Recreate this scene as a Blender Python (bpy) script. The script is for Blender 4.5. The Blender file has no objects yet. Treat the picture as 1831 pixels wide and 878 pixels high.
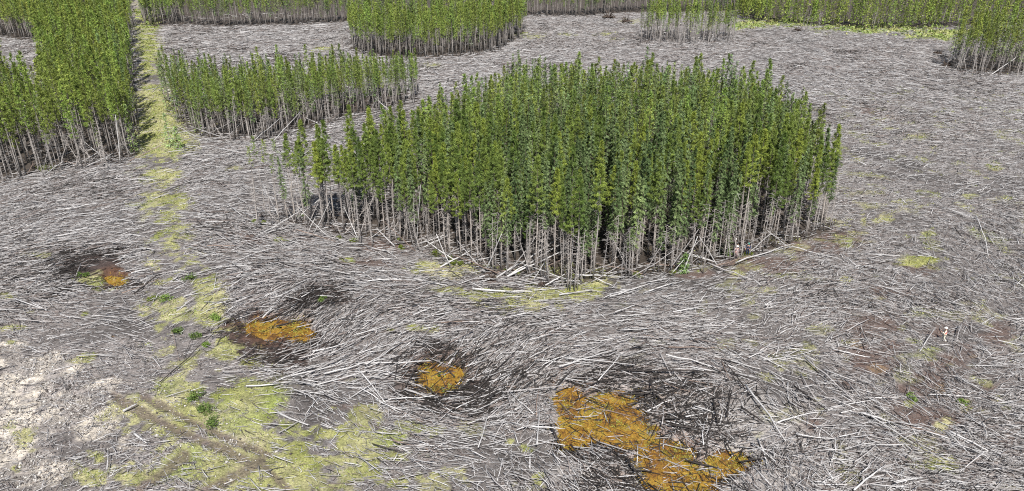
import bpy, math, random
import numpy as np
from mathutils import Vector, Matrix, Euler

SEED = 11
rng = np.random.default_rng(SEED)
random.seed(SEED)
scene = bpy.context.scene
COL = scene.collection

# ------------------------------------------------------------------ camera model
W0, H0, FOC = 1831.0, 878.0, 1290.0
CAMH, PITCH = 42.0, math.radians(25.1)
CP, SP = math.cos(PITCH), math.sin(PITCH)

def unproj(px, py, z=0.0):
    """photo pixel -> point on the level plane z"""
    px = np.asarray(px, float); py = np.asarray(py, float)
    a = (px - W0/2)/FOC; b = (H0/2 - py)/FOC
    dx = a; dy = CP + b*SP; dz = -SP + b*CP
    t = (z - CAMH)/dz
    return np.stack([dx*t, dy*t, np.broadcast_to(z, dx.shape)*1.0], -1)

def proj(x, y, z=0.0):
    dz = z - CAMH
    depth = y*CP - dz*SP
    up = y*SP + dz*CP
    depth = np.maximum(depth, 1e-3)
    return W0/2 + FOC*x/depth, H0/2 - FOC*up/depth

# ------------------------------------------------------------------ noise
_T = rng.random((256, 256))
def vnoise(x, y):
    xi = np.floor(x).astype(int); yi = np.floor(y).astype(int)
    fx = x - xi; fy = y - yi
    fx = fx*fx*(3-2*fx); fy = fy*fy*(3-2*fy)
    g = lambda i, j: _T[(yi+j) % 256, (xi+i) % 256]
    return (g(0,0)*(1-fx)+g(1,0)*fx)*(1-fy) + (g(0,1)*(1-fx)+g(1,1)*fx)*fy
def fbm(x, y, s, o=4, seed=0.0):
    v = 0; a = 1; t = 0; f = 1/s
    for k in range(o):
        v = v + a*vnoise(x*f+17.3*k+seed*31.7, y*f+9.1*k+seed*13.3); t += a; a *= .55; f *= 2.1
    return v/t
def sstep(a, b, x):
    t = np.clip((x-a)/(b-a), 0, 1); return t*t*(3-2*t)

# ------------------------------------------------------------------ ground zones (ellipses on the ground, given where they lie in the survey picture)
def blob(px, py, lst):
    w = np.full(np.shape(px), -9.0)
    for e in lst:
        cx, cy, rx, ry = e[:4]; s = e[4] if len(e) > 4 else 1.0
        r = np.sqrt(((px-cx)/rx)**2 + ((py-cy)/ry)**2)
        w = np.maximum(w, (1-r)*1.0 - (1-s))
    return w
POOLS = [
    [(208,499,22,13),(195,492,14,8)],
    [(500,583,62,20),(532,590,34,20),(462,577,32,13)],
    [(785,674,46,33),(812,662,24,20),(770,650,24,10)],
    [(1015,705,34,26),(1080,728,75,36),(1025,760,42,46),(1125,768,66,30),(1190,812,55,30),(1215,850,70,34),(1300,822,45,24)],
]
MUD = [(185,490,84,38),(476,602,104,52),(800,680,112,62),(1150,770,190,118),(1290,740,130,70),(1140,690,150,32),(560,535,60,22)]
MOSS = [(272,60,24,28,.75),(262,115,20,32,.8),(275,175,32,24,1.35),(282,218,44,48,1.4),(300,252,50,26,1.4),(266,85,26,40,1.1),(288,312,36,20),(292,362,52,24),
 (300,402,42,26,.8),(300,440,46,24,.75),(370,512,36,22),(300,560,46,38),(372,556,32,38,1.1),(400,626,34,24),(330,702,62,28),(290,722,76,20),(425,718,64,26),(470,830,170,48,1.1),(330,740,120,40),(640,800,120,40,.95),(780,860,120,26,.9),(240,850,120,30,.8),(540,775,100,30,.9),
 (420,752,76,28),(480,792,100,32),(565,822,110,26),(592,776,32,12,1.35),(640,792,54,13,1.35),(690,816,56,13,1.35),(700,860,64,18),(520,862,90,24),(640,852,90,22),(800,850,60,16,.85),
 (145,642,28,11),(50,782,26,22),(182,822,32,22),(170,852,44,22),(232,832,26,13),(8,530,24,7),(20,585,34,7),(64,456,24,5),(20,610,20,5),(175,503,38,17),(262,470,30,8),(345,470,24,8),
 (790,483,42,11,1.35),(842,482,52,9,1.35),(880,526,62,11,1.35),(930,546,54,11,1.35),(966,525,34,13,1.35),(1062,505,44,16,1.35),(1042,527,32,11,1.35),(985,482,36,12,1.35),(760,590,25,7),(738,586,20,7),(700,590,14,5),(790,520,40,8,.8),
 (1580,387,20,12),(1545,396,9,20),(1520,436,8,8),(1652,466,40,9),(1513,498,10,6),(1320,487,16,6),(1760,541,8,6),(1685,760,14,8),(1720,726,13,9),(1628,722,10,7),(1460,716,11,6),(1690,832,34,14,.8),
 (955,66,22,4),(585,88,22,4),(1010,62,16,3),(1080,60,20,3),(930,62,14,3),(770,118,22,4),(1130,38,20,4),(1100,70,16,3),(60,560,20,6),(420,300,16,4),(230,310,10,4),
 (940,800,20,12),(910,790,12,10),(960,855,14,12),(150,560,10,4),(30,840,10,8),(500,430,16,4),(620,465,14,4),(1640,245,22,5,.9),(1590,230,16,4,.8),(1740,350,18,5,.9),(1610,360,22,6,.9),(1660,420,14,6),(1780,300,16,4,.8)]
GRASS = [(268,30,22,24),(1400,42,96,9),(1560,52,130,9),(1672,62,66,11),(1345,45,40,8)]
SAND = [(75,650,95,34),(40,700,74,56),(125,725,80,40,.85),(60,842,100,54),(40,760,66,60),(185,690,70,26,.8),(170,770,60,40,.75),(20,620,60,22,.8),(230,800,50,40,.6),(430,790,40,14,.6)]
RED = [(1690,592,64,26),(1600,620,60,40,.8),(1560,645,85,46,.85),(1640,690,62,50,.8),(1500,430,66,26),(1360,468,130,22),(700,440,70,18),(650,735,70,22,.9),(1700,752,64,30,.8),(450,430,66,24,.8),
 (1560,590,90,40,.85),(1700,640,90,40,.85),(1640,740,80,40,.8),(1780,600,60,40,.8),(1450,760,40,20,.8),(1800,790,50,30,.8),(1580,520,60,24,.8),
 (1760,690,60,50,.7),(1500,690,50,30,.7),(880,500,90,30,.8),(1250,490,80,16),(1420,440,70,20),(1560,200,40,10,.8),(650,470,90,14,.7),(1640,480,50,18,.7),(1490,120,40,8,.7)]
OCHRE = [(1585,211,22,7),(1640,244,24,5),(1520,186,34,6),(1570,660,20,10,.8),(1530,615,20,10,.8),(200,600,8,3),(1740,640,10,4),(1180,700,60,16,.8),(1310,745,40,22,.8),(1660,560,20,8,.7),(1690,700,20,16,.7),(210,498,34,18,.9),(480,600,70,20,.8)]
def seg_band(px, py, pts, wid):
    d = np.full(np.shape(px), 1e9)
    for (x0,y0),(x1,y1) in zip(pts[:-1], pts[1:]):
        dx, dy = x1-x0, y1-y0
        t = np.clip(((px-x0)*dx+(py-y0)*dy)/(dx*dx+dy*dy), 0, 1)
        d = np.minimum(d, np.hypot(px-x0-t*dx, py-y0-t*dy))
    return 1 - d/wid
TRACKS = [([(205,708),(262,742),(330,775),(405,805),(450,830)],11),([(255,708),(330,748),(420,790),(480,812)],9),([(350,890),(405,858),(468,822)],13),([(240,880),(290,845),(330,815)],11),([(470,830),(520,880)],8)]

# stands of standing forest: polygon on the ground, from its foot line and its skyline
HT = 13.0
def poly(feet, tops=(), z=HT):
    a = unproj(*np.array(feet, float).T)[:, :2] if len(feet) else np.zeros((0,2))
    b = unproj(*np.array(tops, float).T, z)[:, :2] if len(tops) else np.zeros((0,2))
    return np.concatenate([a, b])
STANDS = {
 'central': poly([(512,400),(580,415),(630,424),(700,430),(770,445),(810,465),(880,486),(950,492),(1020,512),(1100,492),(1200,488),(1270,468),(1330,456),(1400,438),(1480,416),(1500,392)],
                 [(1505,240),(1474,198),(1436,154),(1350,124),(1250,114),(1150,112),(1100,112),(1020,104),(930,106),(870,130),(815,152),(765,172),(700,186),(640,208),(590,224),(510,236)]),
 'middle': poly([(300,192),(345,242),(400,250),(455,254),(520,238),(600,216),(660,205),(748,186),(752,160),(700,164),(640,170),(560,178),(480,183),(400,186),(300,176)]),
 'path side': poly([(-90,345),(0,330),(50,318),(130,298),(200,291),(247,275),(246,200),(243,130),(237,70),(228,10),(222,-20),(88,-20),(86,60),(84,130),(92,222),(26,214),(16,130),(-90,120)]),
 'clearing': poly([(-80,62),(30,72),(84,80),(84,50),(84,-20),(-80,-20)]),
 'bank': poly([(628,92),(680,106),(780,106),(880,96),(934,70),(944,46),(880,54),(800,64),(700,70),(622,68)]),
 'far': poly([(257,47),(400,49),(520,46),(600,42),(760,34),(940,30),(1050,30),(1130,22),(1320,18),(1320,-20),(250,-20)]),
 'sparse': poly([(1142,74),(1220,80),(1310,78),(1312,62),(1150,60)]),
 'green': poly([(1322,36),(1430,45),(1560,53),(1640,52),(1720,48),(2000,40),(2000,-12),(1322,-12)]),
 'corner': poly([(1692,124),(1745,134),(1831,133),(2010,140),(2010,92),(1831,92),(1710,98)]),
}
def inpoly(x, y, P):
    c = np.zeros(np.shape(x), bool); n = len(P)
    for i in range(n):
        x0,y0 = P[i]; x1,y1 = P[(i+1) % n]
        if y0 == y1: continue
        c ^= ((y0 > y) != (y1 > y)) & (x < (x1-x0)*(y-y0)/(y1-y0)+x0)
    return c
def edge_dist(x, y, P):
    d = np.full(np.shape(x), 1e9); n = len(P)
    for i in range(n):
        x0,y0 = P[i]; x1,y1 = P[(i+1) % n]; dx,dy = x1-x0,y1-y0
        t = np.clip(((x-x0)*dx+(y-y0)*dy)/(dx*dx+dy*dy+1e-9),0,1)
        d = np.minimum(d, np.hypot(x-x0-t*dx, y-y0-t*dy))
    return d
def in_stand(x, y):
    m = np.zeros(np.shape(x), bool)
    for k, P in STANDS.items():
        if k != 'sparse': m |= inpoly(x, y, P)
    return m

def zones(x, y):
    px, py = proj(x, y)
    behind = y < 25
    nz = fbm(x, y, 5.0, 4, 1)-.5; nf = fbm(x, y, 1.6, 3, 2)-.5; nb = fbm(x, y, 14, 3, 3)-.5
    Z = {}
    def m(lst, a=1.1, soft=.3, extra=0):
        w = blob(px, py, lst) + a*nz + .9*a*nf + extra
        return np.where(behind, 0, sstep(0, soft, w))
    Z['moss'] = m(MOSS, 1.7, .5, 1.5*(fbm(x,y,.75,3,55)-.5)+.06)
    lane = sstep(1.15,.3,np.abs(px-np.interp(py,[0,60,280,450,600,720,880],[258,262,282,310,345,420,580]))/np.interp(py,[0,60,280,450,880],[30,32,48,66,170]))
    wl = sstep(.02,.2,.75*nz+1.3*nf-.02)*lane
    spk = sstep(.12,.2,fbm(x,y,3.0,3,51)-.5)*sstep(900,1500,px)*sstep(120,220,py)
    spk2 = sstep(.10,.2,fbm(x,y,2.4,3,52)-.5)*sstep(640,760,py)*sstep(1000,700,px)*sstep(80,260,px)
    Z['moss'] = np.where(behind, 0, np.maximum(Z['moss'], np.maximum(.8*wl, np.maximum(.45*spk, .8*spk2)))*np.clip(1-1.3*m(MUD,.9,.35)*(px > 640),0,1))
    Z['grass'] = m(GRASS, 1.5, .4); Z['sand'] = m(SAND, 1.2, .5)
    Z['red'] = m(RED, 1.2, .7); Z['ochre'] = m(OCHRE, 1.4, .5); Z['mud'] = m(MUD, 1.5, .3)
    tr = np.full(np.shape(px), -9.0)
    for pts, wd in TRACKS: tr = np.maximum(tr, seg_band(px, py, pts, wd))
    Z['track'] = np.where(behind, 0, sstep(-.1, .6, tr+.8*nf+.5*nz))
    pw = np.max([blob(px, py, p) for p in POOLS], axis=0)
    Z['pool'] = np.where(behind, -9, pw)
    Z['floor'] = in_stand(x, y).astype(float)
    Z['nz'], Z['nf'], Z['nb'] = nz, nf, nb
    return px, py, Z

POOLZ = -0.55
def height(x, y, Z=None):
    if Z is None: _, _, Z = zones(x, y)
    h = .5*(fbm(x, y, 26, 3, 5)-.5) + .22*(fbm(x, y, 2.2, 3, 6)-.5)
    dip = sstep(-.5, .85, Z['pool'] + 1.0*Z['nz'] + 1.0*Z['nf'])
    h = h*(1-.5*dip) + .55*dip*(fbm(x, y, 1.5, 4, 66)-.5) - 1.1*dip - .12*Z['track']
    return h

# ------------------------------------------------------------------ materials
def mat(name):
    m = bpy.data.materials.new(name); m.use_nodes = True
    nt = m.node_tree; b = nt.nodes['Principled BSDF']
    b.inputs['Specular IOR Level'].default_value = .25
    b.inputs['Roughness'].default_value = .8
    return m, nt, b
def N(nt, t, **kw):
    n = nt.nodes.new(t)
    for k, v in kw.items():
        if k in n.inputs.keys(): n.inputs[k].default_value = v
        else: setattr(n, k, v)
    return n
def ramp(nt, stops):
    r = nt.nodes.new('ShaderNodeValToRGB'); e = r.color_ramp.elements
    while len(e) < len(stops): e.new(.5)
    for k, (p, c) in zip(e, stops): k.position = p; k.color = (*c, 1)
    return r
def mul(nt, a, b, t='MULTIPLY', f=1.0):
    n = nt.nodes.new('ShaderNodeMix'); n.data_type = 'RGBA'; n.blend_type = t
    n.inputs[0].default_value = f
    nt.links.new(a, n.inputs[6]); nt.links.new(b, n.inputs[7]); return n.outputs[2]

def mat_attr(name, rough=.85, nscale=6.0, lo=.65, hi=1.3, stretch=None, rand=None, bump=0.0):
    """colour from the mesh's own 'Col' attribute, broken up by noise; optional ramp over the object's random number"""
    m, nt, b = mat(name); L = nt.links.new
    a = N(nt, 'ShaderNodeVertexColor', layer_name='Col')
    tc = N(nt, 'ShaderNodeTexCoord')
    no = N(nt, 'ShaderNodeTexNoise', Scale=nscale, Detail=4.0)
    L(tc.outputs['Object'], no.inputs['Vector'])
    r = ramp(nt, [(.3, (lo,)*3), (.7, (hi,)*3)]); L(no.outputs['Fac'], r.inputs['Fac'])
    c = mul(nt, a.outputs['Color'], r.outputs['Color'])
    if rand:
        oi = N(nt, 'ShaderNodeObjectInfo'); rr = ramp(nt, rand); L(oi.outputs['Random'], rr.inputs['Fac'])
        c = mul(nt, c, rr.outputs['Color'])
    L(c, b.inputs['Base Color']); b.inputs['Roughness'].default_value = rough
    if bump:
        bp = N(nt, 'ShaderNodeBump', Strength=bump, Distance=.05); L(no.outputs['Fac'], bp.inputs['Height']); L(bp.outputs['Normal'], b.inputs['Normal'])
    return m
def leafy(m, amt=.35):
    nt = m.node_tree; b = nt.nodes['Principled BSDF']; L = nt.links.new
    t = nt.nodes.new('ShaderNodeBsdfTranslucent'); L(b.inputs['Base Color'].links[0].from_socket, t.inputs['Color'])
    mx = nt.nodes.new('ShaderNodeMixShader'); mx.inputs[0].default_value = amt
    L(b.outputs[0], mx.inputs[1]); L(t.outputs[0], mx.inputs[2]); L(mx.outputs[0], nt.nodes['Material Output'].inputs['Surface']); return m
def mat_plain(name, col, rough=.7, nscale=30, lo=.8, hi=1.15):
    m, nt, b = mat(name); L = nt.links.new
    tc = N(nt, 'ShaderNodeTexCoord'); no = N(nt, 'ShaderNodeTexNoise', Scale=nscale, Detail=3.0); L(tc.outputs['Object'], no.inputs['Vector'])
    r = ramp(nt, [(.3, tuple(v*lo for v in col)), (.7, tuple(min(1, v*hi) for v in col))]); L(no.outputs['Fac'], r.inputs['Fac'])
    L(r.outputs['Color'], b.inputs['Base Color']); b.inputs['Roughness'].default_value = rough
    return m

M_NEEDLE = {
 'pine': mat_attr('pine needles', .6, 3, .8, 1.2, rand=[(0,(.55,.64,.62)),(.45,(.95,.96,.95)),(.8,(1.2,1.14,.95)),(1,(1.5,1.33,1.0))]),
 'spruce': mat_attr('spruce needles', .6, 3, .8, 1.2, rand=[(0,(.55,.62,.58)),(.45,(.95,.96,.95)),(.8,(1.2,1.18,1.35)),(1,(1.5,1.4,1.35))]),
}
M_FOREST = leafy(mat_attr('forest needles', .6, 3, .8, 1.2), .18)
for _m in M_NEEDLE.values(): leafy(_m, .18)
M_BARK = mat_attr('bark', .9, 5, .65, 1.25, rand=[(0,(.8,.8,.82)),(1,(1.15,1.12,1.1))])
M_WOOD = mat_attr('weathered wood', .9, 7, .75, 1.2, bump=.2)
M_LOG = mat_attr('fallen wood', .9, 7, .72, 1.2, bump=.3)
M_LEAF = mat_attr('low leaves', .65, 9, .75, 1.25)
M_ROOT = mat_plain('root soil', (.045,.033,.027), .95, 9, .5, 1.5)

# ------------------------------------------------------------------ mesh helpers
def link(name, me, parent=None):
    o = bpy.data.objects.new(name, me); COL.objects.link(o)
    if parent is not None: o.parent = parent
    return o
def np_mesh(name, V, F, C=None, m=None, smooth=False):
    """V (n,3), F (k,s) one face size, C (n,3)"""
    me = bpy.data.meshes.new(name)
    V = np.ascontiguousarray(V, np.float32); F = np.ascontiguousarray(F, np.int32)
    n, (k, s) = len(V), F.shape
    me.vertices.add(n); me.vertices.foreach_set('co', V.ravel())
    me.loops.add(k*s); me.loops.foreach_set('vertex_index', F.ravel())
    me.polygons.add(k); me.polygons.foreach_set('loop_start', np.arange(0, k*s, s, dtype=np.int32))
    if smooth: me.polygons.foreach_set('use_smooth', np.ones(k, bool))
    me.update(calc_edges=True)
    if C is not None:
        at = me.color_attributes.new('Col', 'FLOAT_COLOR', 'POINT')
        ca = np.ones((n,4), np.float32); ca[:,:3] = C; at.data.foreach_set('color', ca.ravel())
    if m: me.materials.append(m)
    return me
class Geo:
    """collects quad meshes with vertex colours"""
    def __init__(s): s.V, s.F, s.C, s.n = [], [], [], 0
    def add(s, V, F, C):
        s.V.append(V); s.F.append(np.asarray(F)+s.n); s.C.append(np.broadcast_to(C, (len(V),3))); s.n += len(V)
    def arrays(s): return np.concatenate(s.V), np.concatenate(s.F), np.concatenate(s.C)
    def mesh(s, name, m, smooth=False):
        return np_mesh(name, *s.arrays(), m, smooth)
def tube(P, R, k=6, cap=True):
    """quads of a tapered tube through the points P with radii R (k even)"""
    P = np.asarray(P, float); n = len(P); V = []
    for i in range(n):
        t = P[min(i+1,n-1)]-P[max(i-1,0)]; t = t/(np.linalg.norm(t)+1e-9)
        a = np.cross(t, (0,0,1) if abs(t[2]) < .9 else (1,0,0)); a /= np.linalg.norm(a); b = np.cross(t, a)
        th = np.arange(k)*2*np.pi/k
        V.append(P[i]+R[i]*(np.cos(th)[:,None]*a+np.sin(th)[:,None]*b))
    F = [(i*k+j, i*k+(j+1)%k, (i+1)*k+(j+1)%k, (i+1)*k+j) for i in range(n-1) for j in range(k)]
    if cap:
        for s, base in ((1,0),(-1,(n-1)*k)):
            for j in range(1, k-2, 2):
                q = (base, base+j, base+j+1, base+j+2); F.append(q[::-1] if s == 1 else q)
    return np.concatenate(V), np.array(F)

def prisms(A, B, ra, rb, col, k=4, bend=None):
    """many tapered prisms at once -> V, F, C"""
    n = len(A); D = B-A; D /= np.linalg.norm(D, axis=1, keepdims=True)+1e-9
    up = np.tile([0.,0.,1.], (n,1)); up[np.abs(D[:,2]) > .9] = (1,0,0)
    s = np.cross(D, up); s /= np.linalg.norm(s, axis=1, keepdims=True); t = np.cross(s, D)
    th = np.arange(k)*2*np.pi/k + np.pi/k
    ring = np.cos(th)[None,:,None]*s[:,None,:] + np.sin(th)[None,:,None]*t[:,None,:]
    secs = [(A, ra)]
    if bend is not None: secs.append(((A+B)/2+bend, (ra+rb)/2))
    secs.append((B, rb)); m = len(secs)
    V = np.stack([p[:,None,:]+r[:,None,None]*ring for p, r in secs], 1).reshape(n, m*k, 3)
    f = [(i*k+j, i*k+(j+1)%k, (i+1)*k+(j+1)%k, (i+1)*k+j) for i in range(m-1) for j in range(k)]
    for e, base in ((0,0),(1,(m-1)*k)):
        for j in range(1, k-2, 2):
            q = (base, base+j, base+j+1, base+j+2); f.append(q if e else q[::-1])
        if k == 4: pass
    f = np.array(f)
    F = (f[None].astype(np.int32)+(np.arange(n, dtype=np.int32)*m*k)[:,None,None]).reshape(-1,4)
    C = np.repeat(col, m*k, axis=0)
    return V.reshape(-1,3).astype(np.float32), F, C.astype(np.float32)

def tag(o, label=None, cat=None, group=None, kind=None):
    if label: o['label'] = label
    if cat: o['category'] = cat
    if group: o['group'] = group
    if kind: o['kind'] = kind
    return o

# ------------------------------------------------------------------ ground: one sheet out to the horizon
def make_ground():
    pyr = np.concatenate([np.linspace(1250, 900, 60), np.linspace(898, 100, 430), np.linspace(98, -60, 90)])
    yd = unproj(np.full(len(pyr), W0/2), pyr)[:,1]
    yd = np.concatenate([[-400, -60, 5], yd, np.geomspace(yd[-1]*1.1, 6000, 14)])
    u = np.concatenate([-np.geomspace(12, .95, 14), np.linspace(-.92, .92, 620), np.geomspace(.95, 12, 14)])
    Y, U = np.meshgrid(yd, u, indexing='ij'); X = U*(np.maximum(Y, 20)+14)
    x, y = X.ravel(), Y.ravel()
    px, py, Z = zones(x, y)
    h = height(x, y, Z)
    base = np.array([.19,.176,.172])
    n = len(x); C = np.tile(base, (n,1))
    C *= (1 + .9*Z['nz'] + 1.6*Z['nb'])[:,None].clip(.4,2)
    C *= (1 + .55*sstep(600,760,py)*sstep(950,1100,px)*sstep(1550,1400,px)*(y>30))[:,None]
    mott = fbm(x, y, .7, 3, 8)
    C = C*(.55+.9*mott)[:,None]
    def mix(c, w):
        nonlocal C
        c = np.asarray(c, float); w = np.clip(w,0,1)[:,None]
        C = C*(1-w) + c*w
    mix([.115,.083,.072], .9*Z['red']*(.5+mott))
    t = np.clip(fbm(x, y, 4, 3, 9)*2-.5, 0, 1)[:,None]
    mosscol = np.array([.22,.24,.06])*(1-t)+np.array([.38,.36,.22])*t
    t2 = np.clip(fbm(x, y, 6, 2, 12)*3-1.85, 0, 1)[:,None]
    mosscol = mosscol*(1-t2)+np.array([.20,.255,.06])*t2
    t3 = np.clip(fbm(x, y, 2.5, 3, 13)*3-1.5, 0, 1)[:,None]
    mosscol = mosscol*(1-.5*t3)+np.array([.12,.13,.035])*.5*t3
    sandc = np.array([.52,.48,.42])*(.45+1.1*fbm(x,y,.9,4,57))[:,None]
    mix(sandc, Z['sand']*(.22+1.0*sstep(.38,.52,fbm(x,y,2.6,5,15))))
    ochr = .8*Z['ochre']*(.4+mott); mix([.30,.17,.05], ochr*(px<700)); mix([.19,.13,.07], .8*ochr*(px>=700))
    soft = np.clip((px-640)/80, 0, 1); soft2 = soft*sstep(1000,1200,px); mix([.05,.034,.03], Z['mud']*(.93-.5*soft-.25*soft2)*np.clip(.55+.9*(mott-.2)+(1-soft),0,1))
    mix([.33,.315,.305], .75*sstep(-.1,.4,blob(px,py,[(885,638,62,44),(570,562,56,22),(1335,765,100,80),(1190,735,80,34),(1390,840,60,50),(960,620,70,26),(1060,840,90,30)])+1.3*Z['nf']+.8*Z['nz'])*(y>25))
    near = sstep(1.0, 0.2, np.abs(Z['pool']+.15))
    mix([.13,.055,.022], .5*near*Z['mud']*t[:,0])
    mix(mosscol*(.6+.8*mott)[:,None], .92*Z['moss']*(1-.6*(Z['pool']>-.2)))
    mix(np.array([.22,.26,.08])*(.7+.6*mott)[:,None], .95*Z['grass'])
    mix([.125,.10,.085], .8*Z['track'])
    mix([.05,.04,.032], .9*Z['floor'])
    F = np.arange(len(yd)*len(u)).reshape(len(yd), len(u))
    F = np.stack([F[:-1,:-1], F[:-1,1:], F[1:,1:], F[1:,:-1]], -1).reshape(-1,4)
    m, nt, b = mat('clearing soil'); L = nt.links.new
    a = N(nt, 'ShaderNodeVertexColor', layer_name='Col'); tc = N(nt, 'ShaderNodeTexCoord')
    n1 = N(nt, 'ShaderNodeTexNoise', Scale=5.0, Detail=6.0, Roughness=.7); L(tc.outputs['Object'], n1.inputs['Vector'])
    r1 = ramp(nt, [(.32, (.5,.49,.48)), (.68, (1.45,1.42,1.4))]); L(n1.outputs['Fac'], r1.inputs['Fac'])
    n2 = N(nt, 'ShaderNodeTexNoise', Scale=.9, Detail=4.0); L(tc.outputs['Object'], n2.inputs['Vector'])
    r2 = ramp(nt, [(.3, (.78,.78,.78)), (.7, (1.2,1.18,1.15))]); L(n2.outputs['Fac'], r2.inputs['Fac'])
    c = mul(nt, mul(nt, a.outputs['Color'], r1.outputs['Color']), r2.outputs['Color'])
    L(c, b.inputs['Base Color']); b.inputs['Roughness'].default_value = .95
    bp = N(nt, 'ShaderNodeBump', Strength=.9, Distance=.2); L(n1.outputs['Fac'], bp.inputs['Height']); L(bp.outputs['Normal'], b.inputs['Normal'])
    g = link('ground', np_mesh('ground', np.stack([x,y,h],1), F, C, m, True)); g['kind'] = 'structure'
    return g
make_ground()

# bog pools: a level ochre skin of slime and moss lying in each hollow
def make_pools():
    m, nt, b = mat('ochre bog'); L = nt.links.new
    tc = N(nt, 'ShaderNodeTexCoord')
    n1 = N(nt, 'ShaderNodeTexNoise', Scale=.55, Detail=8.0, Roughness=.72); L(tc.outputs['Object'], n1.inputs['Vector'])
    r1 = ramp(nt, [(.34, (.045,.033,.024)), (.42, (.13,.062,.018)), (.51, (.225,.125,.02)), (.60, (.26,.175,.035)), (.68,(.17,.165,.04)), (.76,(.10,.085,.07))]); L(n1.outputs['Fac'], r1.inputs['Fac'])
    n2 = N(nt, 'ShaderNodeTexNoise', Scale=6.0, Detail=8.0, Roughness=.8); L(tc.outputs['Object'], n2.inputs['Vector'])
    r2 = ramp(nt, [(.38, (.22,.2,.2)), (.48,(.9,.9,.9)), (.62, (1.45,1.4,1.2))]); L(n2.outputs['Fac'], r2.inputs['Fac'])
    L(mul(nt, r1.outputs['Color'], r2.outputs['Color']), b.inputs['Base Color'])
    b.inputs['Roughness'].default_value = .55
    bp = N(nt, 'ShaderNodeBump', Strength=.6, Distance=.1); L(n2.outputs['Fac'], bp.inputs['Height']); L(bp.outputs['Normal'], b.inputs['Normal'])
    labs = ['small ochre bog pool beside green moss in a dark mud hollow', 'oval ochre bog pool in dark red-brown mud at the grassy cut line',
            'round ochre bog pool ringed by short black sticks', 'largest ochre bog pool, strewn with black and white sticks']
    for P, lab in zip(POOLS, labs):
        P = np.array(P, float)
        cx, cy = P[:,0].mean(), P[:,1].mean()
        x0, x1 = (P[:,0]-P[:,2]*1.5).min(), (P[:,0]+P[:,2]*1.5).max(); y0, y1 = (P[:,1]-P[:,3]*1.6).min(), (P[:,1]+P[:,3]*1.6).max()
        a = np.linspace(0, 2*np.pi, 48, endpoint=False)
        ring = unproj((x0+x1)/2+(x1-x0)/2*np.cos(a)*1.1, np.minimum((y0+y1)/2+(y1-y0)/2*np.sin(a)*1.1, 960), POOLZ)
        c = ring.mean(0)
        nr = 24; V = [ring*(1-k/nr)+c*(k/nr) for k in range(nr)]
        V = np.concatenate(V)
        V[:,2] += .30*(fbm(V[:,0], V[:,1], 1.1, 4, 21)-.5)
        F = [(k*48+j, k*48+(j+1)%48, (k+1)*48+(j+1)%48, (k+1)*48+j) for k in range(nr-1) for j in range(48)]
        loc = np.array([c[0], c[1], 0])
        o = link('bog_pool', np_mesh('bog_pool', V-loc, F, None, m, True)); o.location = loc
        tag(o, lab, 'bog pool', 'ochre bog pools in the clearing', 'structure')
make_pools()

# ------------------------------------------------------------------ fallen wood
DIRS = [  # photo x, y, angle of the sticks as seen there (deg, counter-clockwise), spread
 (100,340,12,9),(150,400,10,9),(50,450,12,9),(230,330,10,10),(20,400,14,9),(80,500,15,12),(380,300,8,10),(340,330,10,12),(420,360,-4,16),(430,410,-12,14),(500,440,-8,12),(600,470,-9,10),(700,520,-5,12),(650,500,-4,10),
 (600,600,42,12),(650,560,30,10),(700,580,25,12),(560,655,18,9),(500,680,8,9),(450,690,2,10),(620,640,27,9),(680,620,33,10),(540,540,33,10),(400,560,25,18),(640,650,21,9),(700,650,16,12),
 (780,580,9,10),(850,560,5,10),(870,640,42,12),(900,615,40,12),(935,660,36,14),(760,738,-14,10),(820,748,-4,10),(885,730,22,14),(640,740,-35,18),(720,700,-20,20),
 (1000,600,8,10),(950,640,30,16),(970,730,28,40),(960,790,50,50),(1100,600,5,10),(1100,645,10,12),(1200,625,-6,12),(1300,645,-20,12),(1400,700,-42,20),(1400,620,18,18),(1450,650,-30,20),
 (1250,560,9,12),(1100,545,5,10),(1300,505,14,12),(1400,480,18,16),(1400,560,22,20),(1000,560,3,10),(900,540,-3,12),
 (1550,450,8,24),(1700,450,-26,26),(1800,450,-28,26),(1600,550,-22,28),(1750,520,-32,28),(1500,600,22,28),(1700,650,-40,32),(1800,650,15,35),(1600,700,-35,28),(1600,780,-16,22),(1700,780,-18,22),(1800,780,-8,20),(1450,800,30,32),(1550,850,18,24),(1750,850,0,20),(1400,850,-60,35),
 (1500,150,-6,14),(1700,180,-4,12),(1750,230,4,12),(1600,250,12,14),(1600,320,8,18),(1750,330,14,20),(1300,90,4,10),(1000,60,6,10),(1100,70,0,10),(800,130,6,10),(400,70,4,12),(500,80,2,12),(580,220,12,10),
 (100,560,-12,12),(200,600,-8,14),(60,600,-8,16),(300,560,25,25),(330,640,8,20),(250,650,-16,22),(100,700,20,60),(550,720,-28,16),(600,790,-30,18),(400,760,-25,20),(850,800,-18,16),(1000,830,-42,25),(60,840,30,60),
 (1080,740,-30,40),(1230,780,10,60),(1300,720,40,30),(780,670,20,50),(480,590,15,30),(900,860,-30,30)]
DIRS = np.array(DIRS, float)
def flow(px, py):
    wx = wy = ws = 0; sp = 0
    for cx, cy, a, s in DIRS:
        # distances stretched with the view so far samples reach further sideways
        d2 = ((px-cx)/1.25)**2 + (py-cy)**2
        w = 1/(d2+350.0)**1.7
        wx = wx + w*np.cos(2*np.radians(a)); wy = wy + w*np.sin(2*np.radians(a)); sp = sp + w*s; ws = ws + w
    return .5*np.arctan2(wy, wx), sp/ws

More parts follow.
